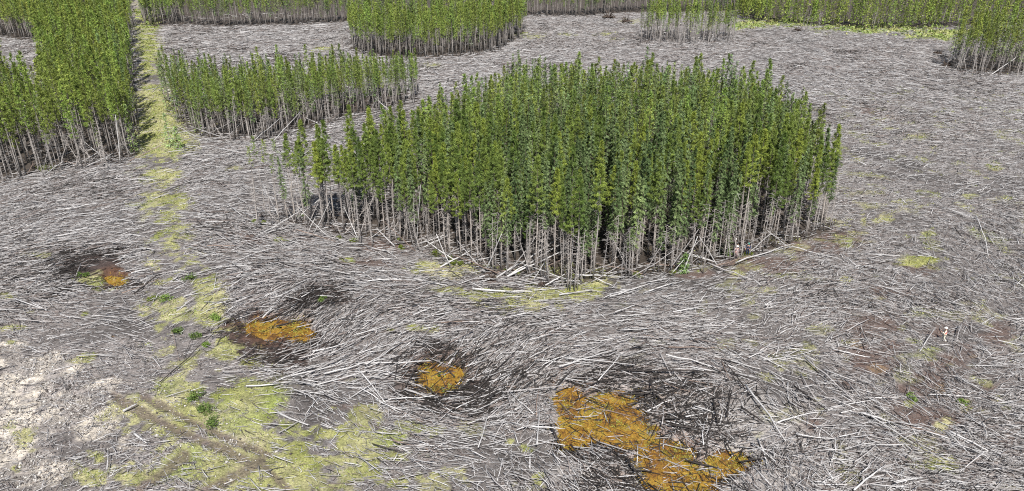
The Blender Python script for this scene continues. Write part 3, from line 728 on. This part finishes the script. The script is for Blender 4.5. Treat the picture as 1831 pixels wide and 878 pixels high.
for (x, y, sp, stand, ed, sc) in cand:
    if cnt[sp] >= MAXK or stand == 'sparse': rest.append((x,y,sp,stand,sc)); continue
    ppx, ppy = proj(x, y)
    i = random.randrange(9); var = VAR[sp][i]; thin = False
    z = float(height(np.array([x]), np.array([y]))[0])
    h = var[2]*sc; size = 'short' if h < 11.6 else ('tall' if h > 13.2 else 'mid-height')
    wd = 'slim' if var[3] < (1.0 if sp == 'pine' else .85) else 'full-crowned'
    rowname = 'front-row' if ed < 1.5 else ('second-row' if ed < 4 else ('inner' if ed < 9 else 'innermost'))
    lab = f"{size} {wd} {rowname} {sp} of {STN[stand]} {spot(stand, ppx)}"
    lean = abs(random.gauss(0, .02)) + (random.random() < .1 and ed < 2)*random.uniform(.03,.12)
    tree(sp, sp+'_tree', x, y, z, var, random.random()*6.28, sc, lean, lab, sp+' tree', f"{sp}s of {STN[stand]}"); cnt[sp] += 1
print('individual', cnt, 'rest', len(rest))

# the remaining forest as one mass
def forest(lst):
    V, F, C, m = [], [], [], 0; TV, TF, TC, tm = [], [], [], 0
    tintmap = {'green': (1.15,1.15,1.0), 'far': (1.0,1.02,1.0), 'path side': (1.05,1.05,.95), 'clearing': (1.1,1.05,1), 'bank': (1.05,1.05,1), 'corner': (1.15,1.1,1), 'sparse': (1.1,1.1,1.0)}
    for (x, y, sp, stand, sc) in lst:
        v, c, (tv, tf, tcol) = LOD['low' if stand == 'green' and random.random() < .85 else sp][random.randrange(8)]
        if y > 185 or stand in ('clearing', 'corner'):         # far off: half the sprays, each larger
            q = v.reshape(-1,4,3)[::2]; mid_ = q.mean(1, keepdims=True); v = (mid_+(q-mid_)*1.42).reshape(-1,3); c = c.reshape(-1,4,3)[::2].reshape(-1,3)
        a = random.random()*6.28; ca, sa = math.cos(a), math.sin(a)
        Rm = np.array([[ca,-sa,0],[sa,ca,0],[0,0,1]])*sc
        if stand == 'sparse' and random.random() < .5: sc2 = .75
        else: sc2 = 1
        Rw = Rm*np.array([[sc2],[sc2],[1]])
        lean = np.array([[1,0,random.gauss(0,.02)],[0,1,random.gauss(0,.02)],[0,0,1]])
        if stand in ('sparse','corner'): lean[0,2] *= 3; lean[1,2] *= 2
        t = np.array([x, y, 0])
        k = random.uniform(.7,1.4)*np.array(tintmap.get(stand, (1,1,1)))*np.array([random.uniform(.9,1.15),1,1])
        if stand == 'sparse' and random.random() < .12: keepq = 4*(len(v)//4//5); v, c = v[-keepq:], c[-keepq:]
        V.append((v@(lean@Rw).T+t).astype(np.float32)); F.append((np.arange(len(v)).reshape(-1,4)+m).astype(np.int32)); C.append((c*k).astype(np.float32)); m += len(v)
        TV.append((tv@(lean@Rm).T+t).astype(np.float32)); TF.append((tf+tm).astype(np.int32)); TC.append((tcol*random.uniform(.8,1.15)).astype(np.float32)); tm += len(tv)
    r = bpy.data.objects.new('conifer_forest', None); COL.objects.link(r)
    tag(r, 'mass of pines and spruces filling the far stands and forest', 'forest', None, 'stuff')
    link('crown', np_mesh('crown', np.concatenate(V), np.concatenate(F), np.concatenate(C), M_FOREST), r)
    link('trunk', np_mesh('trunk', np.concatenate(TV), np.concatenate(TF), np.concatenate(TC), M_FOREST), r)
forest(rest)

# thin survivors and dead poles round the stands
for (bx, by) in [(462,402),(478,396),(500,404),(512,392),(486,410),(530,400),(548,412)]:
    p = unproj(bx, by); v = random.choice(VAR['thin'])
    tree('thin', 'thin_pine', p[0], p[1], 0, v, random.random()*6.28, random.uniform(.9,1.05), random.uniform(.01,.06), 'nearly bare thin pine with top tuft at the ragged end of the central stand', 'pine tree', 'thin pines at the ragged end of the central stand')
def dead(x, y, z, lean, az, sc, label, group, v=None):
    me, h = v or random.choice(SNAG)
    o = link('dead_tree', me); o.location = (x, y, z); o.scale = (sc,sc,sc)
    q = Matrix.Rotation(az, 4, 'Z') @ Matrix.Rotation(lean, 4, 'Y') @ Matrix.Rotation(random.random()*6.28, 4, 'Z')
    o.rotation_euler = q.to_euler(); tag(o, label, 'dead tree', group); return o
def along(pts, n, jy=4):
    pts = np.array(pts, float); s = np.r_[0, np.cumsum(np.hypot(*np.diff(pts, axis=0).T))]
    u = np.sort(rng.random(n))*s[-1]
    return np.interp(u, s, pts[:,0])+rng.normal(size=n)*4, np.interp(u, s, pts[:,1])+rng.normal(size=n)*jy
FRONT = {'central': [(455,402),(540,402),(620,425),(700,432),(770,447),(810,467),(880,486),(950,492),(1020,514),(1100,494),(1200,490),(1270,470),(1340,456),(1400,438),(1480,414),(1500,396)],
 'middle': [(345,243),(455,256),(520,240),(600,218),(745,188)], 'path side': [(0,330),(50,319),(130,299),(200,292),(246,276)]}
for st_, npole in (('central',95),('middle',40),('path side',30)):
    bx, by = along(FRONT[st_], npole, 5)
    for i in range(npole):
        p = unproj(bx[i], by[i]); ln = abs(random.gauss(0,.05)) if random.random() < .72 else random.uniform(.15,.6)
        rag = st_ == 'central' and bx[i] < 620
        if rag and random.random() < .5: ln = random.uniform(.2,.9)
        az = random.choice([0, math.pi])+random.gauss(0,.6)
        word = 'upright' if ln < .1 else ('tilted' if ln < .3 else 'steeply leaning')
        s = random.uniform(.75,1.15); v = random.choice(SNAG)
        ht = 'tall' if v[1]*s > 9.3 else 'short'
        dead(p[0], p[1], 0, ln, az, s, f"{ht} {word} dead tree before {STN[st_]} {spot(st_, bx[i])}", f"dead trees before {STN[st_]}", v)
for bx, by, s in [(1019,519,1.25),(1027,519,1.2),(1033,517,1.05),(1040,508,1.1)]:
    p = unproj(bx, by); dead(p[0], p[1], 0, .02, 0, s, 'tall bare pole of the close group at the foremost point of the central stand', 'bare poles at the foremost point of the central stand', SNAG[1])
for bx, by, s, lab in [(1432,60,1.1,'pale bare dead tree beside dark roots before the bright far forest'),(1438,58,1.2,'pale bare dead tree beside dark roots before the bright far forest'),(1446,57,.9,'pale bare dead tree beside dark roots before the bright far forest'),(1462,55,1.1,'pale bare dead tree beside dark roots before the bright far forest'),
    (1560,54,1.1,'single tilted dead tree standing on the bright grass strip'),(602,92,.8,'thin dead pole at the open end of the far dark stand'),(612,95,1.0,'thin dead pole at the open end of the far dark stand'),(590,90,.7,'thin dead pole at the open end of the far dark stand'),(340,62,.8,'dead pole out in front of the far forest by the cut line'),(355,66,.8,'dead pole out in front of the far forest by the cut line'),(318,58,.7,'dead pole out in front of the far forest by the cut line'),(370,60,.7,'dead pole out in front of the far forest by the cut line')]:
    p = unproj(bx, by); dead(p[0], p[1], 0, random.uniform(.02,.15), 0, s, lab, lab.split(' at ')[0].split(' beside ')[0].split(' out ')[0]+'s' if 'single' not in lab else None)
bx, by = along([(1142,76),(1220,81),(1312,79)], 30, 4)
for i in range(30):
    p = unproj(bx[i], by[i]); dead(p[0], p[1], 0, abs(random.gauss(0,.08)), random.random()*6, random.uniform(.9,1.3), 'pale dead trunk in the thin far stand', 'pale dead trunks in the thin far stand')
bx, by = along([(1692,124),(1745,134),(1831,132)], 22, 5)
for i in range(22):
    p = unproj(bx[i], by[i]); dead(p[0], p[1], 0, abs(random.gauss(0,.25)), random.random()*6, random.uniform(.9,1.2), 'grey dead trunk at the foot of the corner stand by the black hollow', 'dead trunks at the corner stand')

# long trunks that lean against the stands: foot pixel, tip pixel, tip height
LEAN = [(887,497,1012,417,2.6,.13,'thick bleached trunk of the leaning log bundle, topmost'),(890,502,1012,446,2.0,.14,'thick bleached trunk of the leaning log bundle, lowest'),(905,496,1010,432,2.2,.10,'slender bleached trunk in the middle of the leaning log bundle'),
 (868,486,897,418,6.0,.08,'lone pale pole leaning steeply behind the yellow moss'),(805,476,780,418,4.5,.08,'pale pole tipped leftward of the criss-crossed pair'),(797,462,812,444,1.5,.07,'short pale pole propped near the criss-crossed pair'),(787,478,845,446,1.2,.11,'curved pale trunk lying low beside the yellow moss'),
 (758,442,802,420,1.5,.09,'pale trunk propped low behind the criss-crossed pair'),(953,502,973,470,2.5,.08,'pale pole propped on the mossy root plate'),(1200,490,1223,464,2.0,.08,'pale pole leaning beside the lone low spruce'),(1130,476,1104,442,3.0,.06,'thin pale pole tipped over the mossy fallen trunks'),
 (1285,478,1250,422,4.0,.07,'thin pale pole tipped toward the person in pink'),(485,256,537,200,5.0,.09,'pale pole leaning far out of the long stand beyond'),(450,256,500,212,4.0,.08,'pale pole leaning beside the longest one of the long stand'),(505,402,470,330,5.5,.06,'thin grey pole leaning out at the ragged end'),
 (470,420,540,375,3.0,.07,'grey pole leaning low at the ragged end'),(455,424,520,388,2.2,.07,'lowest grey pole leaning at the ragged end'),(430,396,500,402,.7,.08,'grey pole lying at the ragged end'),(560,420,590,360,4.5,.06,'grey pole leaning in front of the criss-crossed trunks'),(640,428,615,370,4.0,.06,'grey pole tipped back from the criss-crossed trunks'),
 (725,398,700,330,7,.07,'tall pale pole tilted among the central trunks'),(745,436,752,330,8,.06,'tall straight pale pole standing before dark trunks'),(1337,454,1376,419,3.2,.07,'pale pole leaning between the two people'),(1410,442,1372,412,3.0,.08,'pale pole tipped over near the person in navy'),
 (150,300,200,275,2.0,.09,'pale pole leaning low before the dense stand beside the cut line'),(215,292,206,205,8.5,.075,'tall pale pole standing at the front of the dense stand beside the cut line'),(1690,122,1712,85,4.0,.12,'pale pole leaning over the black hollow'),(1770,135,1820,100,4.0,.12,'pale pole leaning low at the corner stand')]
for x0,y0,x1,y1,zt,r,lab in LEAN:
    p0 = unproj(x0,y0,.1); p1 = unproj(x1,y1,zt)
    o = single_log(p0, p1, r*.85, 'pale', random.uniform(-.012,.012)); o.name = 'leaning_trunk'; o.data.name = 'leaning_trunk'
    tag(o, lab, 'leaning trunk', 'trunks leaning at the stand edges')

for st_, nl in (('central',42),('middle',14),('path side',12)):
    bx, by = along(FRONT[st_], nl, 6)
    for i in range(nl):
        ln = random.uniform(3, 8.5); az = random.gauss(0,.5)+random.choice([0, math.pi]); el = abs(random.gauss(.0,.5))+.04
        if st_ == 'central' and bx[i] < 700: ln *= 1.1
        p0 = unproj(bx[i], by[i]); p0[2] = .15
        p1 = p0+ln*np.array([math.cos(az)*math.cos(el), abs(math.sin(az))*math.cos(el)*.6, math.sin(el)])
        o = single_log(p0, p1, random.uniform(.045,.085), random.choice(['pale','grey','grey','brown']), random.uniform(-.03,.03)); o.name = 'leaning_trunk'; o.data.name = 'leaning_trunk'
        tag(o, f"{'long' if ln > 5.5 else 'short'} {'low-lying' if el < .25 else ('slanted' if el < .7 else 'steep')} toppled trunk before {STN[st_]} {spot(st_, bx[i])}", 'leaning trunk', f'toppled trunks along {STN[st_]}')

# root plates torn out of the ground
def root_plate(px, py, s, lab):
    p = unproj(px, py); R = np.random.default_rng(int(px)); g = Geo()
    r = bpy.data.objects.new('root_plate', None); COL.objects.link(r); r.location = (p[0], p[1], .25*s); tag(r, lab, 'root plate', 'torn up root plates')
    n, k = 7, 12; V = []
    for i in range(n):
        ph = math.pi*i/(n-1)
        for j in range(k):
            a = 2*math.pi*j/k; q = R.uniform(.4,1.25)
            V.append((s*math.sin(ph)*math.cos(a)*q, s*.35*math.cos(ph)*q, s*.5*math.sin(ph)*math.sin(a)*q))
    F = [(i*k+j, i*k+(j+1)%k, (i+1)*k+(j+1)%k, (i+1)*k+j) for i in range(n-1) for j in range(k)]
    link('soil_clod', np_mesh('soil_clod', np.array(V), np.array(F), None, M_ROOT), r)
    for j in range(30):
        a = R.random()*6.28; l = s*R.uniform(.8,1.7); d = np.array([math.cos(a), R.normal()*.4-.2, math.sin(a)]); e = d*l+R.normal(size=3)*.15*s
        V, F = tube([d*.4*s, d*l*.7, e], [.07*s,.045*s,.012], 4, False); g.add(V, F, np.array([.07,.055,.045])*R.uniform(.6,1.6))
    link('roots', g.mesh('roots', M_WOOD, True), r)
for a in [(878,500,.75,'dark torn root plate at the foot of the leaning log bundle'),(972,511,.7,'dark mossy root plate where several fallen trunks meet'),(1195,490,.45,'small black root plate beside the lone low spruce'),
    (1088,34,2.6,'broad dark root plate under the far forest, first of two'),(1120,42,2.2,'low dark root plate at the foot of the far forest by the thin stand'),(1692,120,1.7,'black root plate in the hollow at the corner stand'),(1425,57,1.6,'dark root plate by the pale dead trees of the far grass'),(1675,98,1.4,'grey brown root plate above the black hollow')]:
    root_plate(*a)

# ------------------------------------------------------------------ low shrubs and young spruces
def shrub(px, py, w, h, c0, c1, lab, seed):
    p = unproj(px, py); R = np.random.default_rng(seed); V, C = [], []; z0 = float(height(p[None,0], p[None,1])[0])
    r = bpy.data.objects.new('low_shrub', None); COL.objects.link(r); r.location = (p[0],p[1],z0); tag(r, lab, 'shrub', 'low shrubs along the cut line')
    cl = [(R.normal()*w*.35, R.normal()*w*.35, h*R.uniform(.3,.8), R.uniform(.25,.5)*w) for _ in range(7)]
    for i in range(420):
        c = cl[R.integers(7)]; d = R.normal(size=3); d /= np.linalg.norm(d); q = np.array(c[:3])+d*c[3]*R.random()**.4*np.array([1,1,.75]); q[2] = max(q[2],.05)
        e = R.normal(size=3)+d; e /= np.linalg.norm(e); s = np.cross(e, R.normal(size=3)); s /= np.linalg.norm(s); l = R.uniform(.1,.2)
        V += [q, q+e*l*.5+s*l*.3, q+e*l, q+e*l*.5-s*l*.3]; t = R.random(); C += [list((np.array(c0)*(1-t)+np.array(c1)*t)*R.uniform(.7,1.2))]*4
    V = np.array(V); link('foliage', np_mesh('foliage', V, quads(V), np.array(C), M_LEAF), r)
    g = Geo()
    for i in range(8):
        c = cl[i % 7]; A_, F_ = tube([(0,0,-.05), (c[0]*.6,c[1]*.6,c[2]*.6), c[:3]], [.025,.018,.008], 4, False); g.add(A_, F_, np.array([.12,.09,.07]))
    link('stems', g.mesh('stems', M_WOOD), r)
DG = ((.06,.10,.022),(.12,.18,.04)); BG = ((.10,.17,.03),(.19,.27,.06)); OG = ((.07,.1,.015),(.16,.19,.03))
for i, a in enumerate([(317,596,.8,.7,*DG,'dark green shrub beside the pale moss before the oval ochre pool'),(350,604,.6,.6,*DG,'small dark shrub on the crossed blackened poles'),(369,619,.6,.5,*BG,'bright small shrub by the mud of the oval ochre pool'),(351,713,.9,.6,*DG,'topmost dark shrub of the three on the mossy track bank'),
    (366,733,1.0,.7,*DG,'middle dark shrub of the three on the mossy track bank'),(381,761,.9,.7,*DG,'lowest dark shrub of the three on the mossy track bank'),(340,502,.9,.7,*DG,'dark round shrub right of the small mossy mud hollow'),(274,537,.8,.6,*OG,'olive shrub on the cut line below the mud hollow'),(296,538,.9,.6,*BG,'bright green shrub on the cut line below the mud hollow'),
    (384,572,1.0,.5,*BG,'fresh green low shrub on the pale moss patch'),(1628,714,.5,.4,*BG,'tiny green shrub among red-brown litter and sticks'),(1720,722,.5,.4,*BG,'bright green sprig among crossed sticks'),(575,540,.6,.5,*DG,'small green shrub over the black sticks past the oval pool'),(790,660,.45,.4,*DG,'dark sprig growing in the round ochre pool'),(798,692,.4,.3,*BG,'green sprig at the near rim of the round ochre pool'),
    (80,308,1.6,1.4,*OG,'yellowish shrub at the foot of the dense stand'),(455,400,.5,.6,*OG,'olive shrub at the thin ragged end of the stand'),(150,495,.7,.5,*DG,'dark green shrub in the small mud hollow'),(540,392,.6,.7,*BG,'green shrub at the foot of the ragged end trunks')]):
    shrub(*a, 900+i)
bx, by = along(FRONT['central'], 16, 4)
for i in range(16): shrub(bx[i], by[i]+4, random.uniform(.4,.8), random.uniform(.35,.7), *OG, f"low olive brush at the foot of the trunks {spot('central', bx[i])}", 930+i)
def young(px, py, h, wid, tint, name, lab, rs, nb=90):
    p = unproj(px, py); V, C = crown_spruce(h, .03, wid, nb, 7, .38, rs)
    r = bpy.data.objects.new('young_spruce', None); COL.objects.link(r); r.location = (p[0],p[1],0); tag(r, lab, 'spruce tree', 'young low spruces')
    link('crown', np_mesh('crown', V, quads(V), C*np.array(tint), M_LEAF), r); link('trunk', trunk_geo(h, .06, rs, 0).mesh('trunk', M_BARK, True), r)
for a in [(305,262,6.6,1.25,(1.5,1.55,1.6),'y','pale blue-green young spruce on the grassy cut line, tallest',951),(320,266,4.4,1.4,(1.4,1.5,1.2),'y','low bushy young spruce beside the pale one on the cut line',952),(1222,486,2.6,.8,(.85,.95,.8),'y','lone low spruce in front of the central stand',953),
    (1298,456,3.5,.7,(.8,.85,.7),'y','small green spruce beside the person in pink',954),(300,200,10.5,1.15,(1,1.05,.95),'y','first full spruce standing free at the cut line',955),(318,214,11.0,1.2,(.95,1,.95),'y','full spruce clothed to the ground at the cut line',956),(356,236,9.5,1.2,(1,1,.95),'y','broad spruce clothed to the ground at the stand corner',957),(242,274,9.5,1.3,(1.15,1.15,.95),'y','pale-tipped spruce at the grassy edge of the dense stand',958)]:
    young(*a)

# ------------------------------------------------------------------ people
M_SKIN = mat_plain('skin', (.42,.25,.18)); 
def cloth(c): return mat_plain('cloth', c, .85, 18, .82, 1.12)
def skin_mesh(name, nodes, edges, m, parent, sub=1, root=0):
    me = bpy.data.meshes.new(name); me.from_pydata([n[:3] for n in nodes], edges, []); me.materials.append(m)
    o = link(name, me, parent); md = o.modifiers.new('Skin', 'SKIN'); md.use_smooth_shade = True
    for i, nd in enumerate(nodes): me.skin_vertices[0].data[i].radius = (nd[3], nd[4] if len(nd) > 4 else nd[3])
    me.skin_vertices[0].data[root].use_root = True
    s = o.modifiers.new('Subdivision', 'SUBSURF'); s.levels = s.render_levels = sub
    return o
def person(px, py, z, rz, lab, jac, trs, hat, arms, legs, scale=1.0, slv=None):
    p = unproj(px, py)
    r = bpy.data.objects.new('person', None); COL.objects.link(r); r.location = (p[0],p[1],z); r.rotation_euler = (0,0,rz); r.scale = (scale,)*3; tag(r, lab, 'person', 'people in the clearing')
    pel, ch, nk, hd = (0,0,.95), (0,.0,1.28), (0,.02,1.5), (0,.05,1.66)
    (e1,h1),(e2,h2) = arms; (k1,f1),(k2,f2) = legs
    s1, s2 = (.19,0,1.42), (-.19,0,1.42); i1, i2 = (.1,0,.9), (-.1,0,.9)
    nodes = [(*pel,.14,.11),(*ch,.15,.11),(*nk,.055),(0,.03,1.58,.075,.085),(*hd,.085,.1),(0,.045,1.75,.06,.07)]
    ed = [(0,1),(1,2),(2,3),(3,4),(4,5)]
    def lerp(a,b,t): return tuple(a[i]*(1-t)+b[i]*t for i in range(3))
    for s,e,h in ((s1,e1,h1),(s2,e2,h2)):
        b = len(nodes); nodes += [(*s,.055),(*e,.042),(*h,.028)]; ed += [(1,b),(b,b+1),(b+1,b+2)]
        dv = Vector(h)-Vector(e); dv.normalize(); sd = dv.cross(Vector((0,0,1)));  sd = sd.normalized() if sd.length > .1 else Vector((1,0,0))
        palm = Vector(h)+dv*.08; nodes.append((*palm,.035,.02)); ed.append((b+2,b+3))
        for q, ln in ((-.03,.065),(-.01,.08),(.01,.085),(.03,.07)):
            c = len(nodes); a1 = palm+sd*q+dv*ln*.55; a2 = a1+dv*ln*.4+Vector((0,0,-.015)); nodes += [(*a1,.009),(*a2,.008)]; ed += [(b+3,c),(c,c+1)]
        c = len(nodes); a1 = Vector(h)+sd*.05+dv*.05; nodes += [(*a1,.011),(*(a1+dv*.04+sd*.015),.009)]; ed += [(b+2,c),(c,c+1)]
    for i,k,f in ((i1,k1,f1),(i2,k2,f2)):
        b = len(nodes); nodes += [(*i,.085),(*k,.055),(*f,.04)]; ed += [(0,b),(b,b+1),(b+1,b+2)]
    skin_mesh('body', nodes, ed, M_SKIN, r)
    nodes = [(*pel,.165,.13),(*ch,.185,.14),(0,.01,1.44,.12,.09)]; ed = [(0,1),(1,2)]
    skin_mesh('jacket', nodes, ed, jac, r)
    for q, e, h in ((s1,e1,h1),(s2,e2,h2)): skin_mesh('sleeve', [(*lerp(q,(0,0,1.4),.3),.08),(*q,.078),(*e,.062),(*lerp(e,h,.85),.048)], [(0,1),(1,2),(2,3)], slv or jac, r)
    skin_mesh('trousers', [(0,0,.98,.15,.12),(*i1,.105),(*k1,.08),(*lerp(k1,f1,.9),.065),(*i2,.105),(*k2,.08),(*lerp(k2,f2,.9),.065)], [(0,1),(1,2),(2,3),(0,4),(4,5),(5,6)], trs, r)
    for f in (f1,f2): skin_mesh('boot', [(f[0],f[1]-.03,f[2]+.05,.055),(f[0],f[1]+.06,f[2]+.035,.05,.04),(f[0],f[1]+.16,f[2]+.02,.045,.03)], [(0,1),(1,2)], cloth((.06,.05,.04)), r)
    # helmet with a brim
    V, F = [], []; n, k = 6, 16
    for i in range(n):
        ph = (math.pi/2)*(1-i/(n-1)*.98)
        for j in range(k): a = 2*math.pi*j/k; V.append((.125*math.sin(ph)*math.cos(a), .05+.15*math.sin(ph)*math.sin(a), 1.70+.14*math.cos(ph)))
    for j in range(k): a = 2*math.pi*j/k; V.append((.14*math.cos(a), .065+.18*math.sin(a), 1.695))
    F = [(i*k+j, i*k+(j+1)%k, (i+1)*k+(j+1)%k, (i+1)*k+j) for i in range(n-1) for j in range(k)] + [(n*k+j, n*k+(j+1)%k, (j+1)%k, j) for j in range(k)]
    link('helmet', np_mesh('helmet', np.array(V), np.array(F), None, hat, True), r)
    for sx in (-1,1): link('eye', np_mesh('eye', np.array([(sx*.035+dx, .145+dy, 1.66+dz) for dx,dy,dz in ((-.012,0,0),(0,.004,.008),(.012,0,0),(0,.004,-.008))]), np.array([(0,1,2,3)]), None, cloth((.02,.02,.02))), r)
    link('nose', np_mesh('nose', np.array([(-.014,.13,1.615),(.014,.13,1.615),(.006,.175,1.622),(-.006,.175,1.622),(-.008,.135,1.66),(.008,.135,1.66)]), np.array([(0,1,2,3),(3,2,5,4)]), None, M_SKIN), r)
WHT = cloth((.75,.73,.68)); RED_ = cloth((.62,.03,.025)); CRM = cloth((.72,.68,.55)); PNK = cloth((.55,.36,.38)); NVY = cloth((.03,.04,.085)); TEA = mat_plain('teal helmet', (.03,.42,.34), .35); WHH = mat_plain('white helmet', (.8,.8,.78), .35); DRK = cloth((.03,.03,.035))
stand_legs = (((.11,.05,.5),(.12,0,.06)),((-.11,.02,.5),(-.14,-.1,.06)))
walk_legs = (((.10,.12,.5),(.11,.16,.06)),((-.10,.0,.49),(-.12,-.28,.10)))
person(1686,611,0,math.radians(62),'person in red top with cream sleeves and trousers crossing the open sticks', RED_, CRM, WHH, (((.3,.12,1.16),(.26,.36,1.18)),((-.3,.1,1.15),(-.2,.34,1.22))), walk_legs, 1.0, CRM)
person(1316,461,0,math.radians(175),'person in pale pink jacket at the edge of the central stand', PNK, cloth((.5,.36,.36)), WHH, (((.3,.1,1.16),(.3,.34,1.05)),((-.3,.05,1.15),(-.32,.2,.95))), stand_legs)
person(1336,456,0,math.radians(150),'person in dark navy clothes and teal helmet among the trunks', NVY, NVY, TEA, (((.29,.06,1.14),(.28,.25,1.0)),((-.29,.06,1.14),(-.28,.25,1.0))), stand_legs)
person(1312,450,.2,math.radians(200),'person in dark clothes and white helmet in the shade of the trunks', DRK, DRK, WHH, (((.3,.1,1.2),(.2,.34,1.3)),((-.3,.08,1.15),(-.28,.3,1.0))), stand_legs)

# ------------------------------------------------------------------ light, sky, camera
EL, AZ = math.radians(53), math.radians(6)        # sun high behind the camera, a little to its right
trav = Vector((-math.sin(AZ)*math.cos(EL), math.cos(AZ)*math.cos(EL), -math.sin(EL)))
sd = bpy.data.lights.new('sun', 'SUN'); sd.energy = 5.0; sd.angle = math.radians(.5); sd.color = (1,.965,.91)
so = bpy.data.objects.new('sun', sd); COL.objects.link(so); so.rotation_euler = trav.to_track_quat('-Z', 'Y').to_euler(); so.location = (0,-40,90)
w = bpy.data.worlds.new('World'); scene.world = w; w.use_nodes = True; nt = w.node_tree
sky = nt.nodes.new('ShaderNodeTexSky'); sky.sky_type = 'NISHITA'; sky.sun_disc = False; sky.sun_elevation = EL; sky.sun_rotation = math.pi-AZ
nt.links.new(sky.outputs[0], nt.nodes['Background'].inputs[0]); nt.nodes['Background'].inputs[1].default_value = .065
cd = bpy.data.cameras.new('camera'); cd.sensor_width = 36; cd.lens = 36*FOC/W0; cd.clip_end = 9000; cd.clip_start = 1
co = bpy.data.objects.new('camera', cd); COL.objects.link(co); co.location = (0,0,CAMH); co.rotation_euler = (math.pi/2-PITCH, 0, 0); scene.camera = co
vs = scene.view_settings; vs.view_transform = 'Standard'; vs.look = 'None'; vs.exposure = .68; vs.gamma = 1; vs.use_curve_mapping = False
cy = scene.cycles; cy.max_bounces = 5; cy.diffuse_bounces = 3; cy.glossy_bounces = 1; cy.transmission_bounces = 1; cy.use_denoising = False
scene.cycles.pixel_filter_type = 'BLACKMAN_HARRIS'; cy.filter_width = 1.1
import gc; gc.collect()
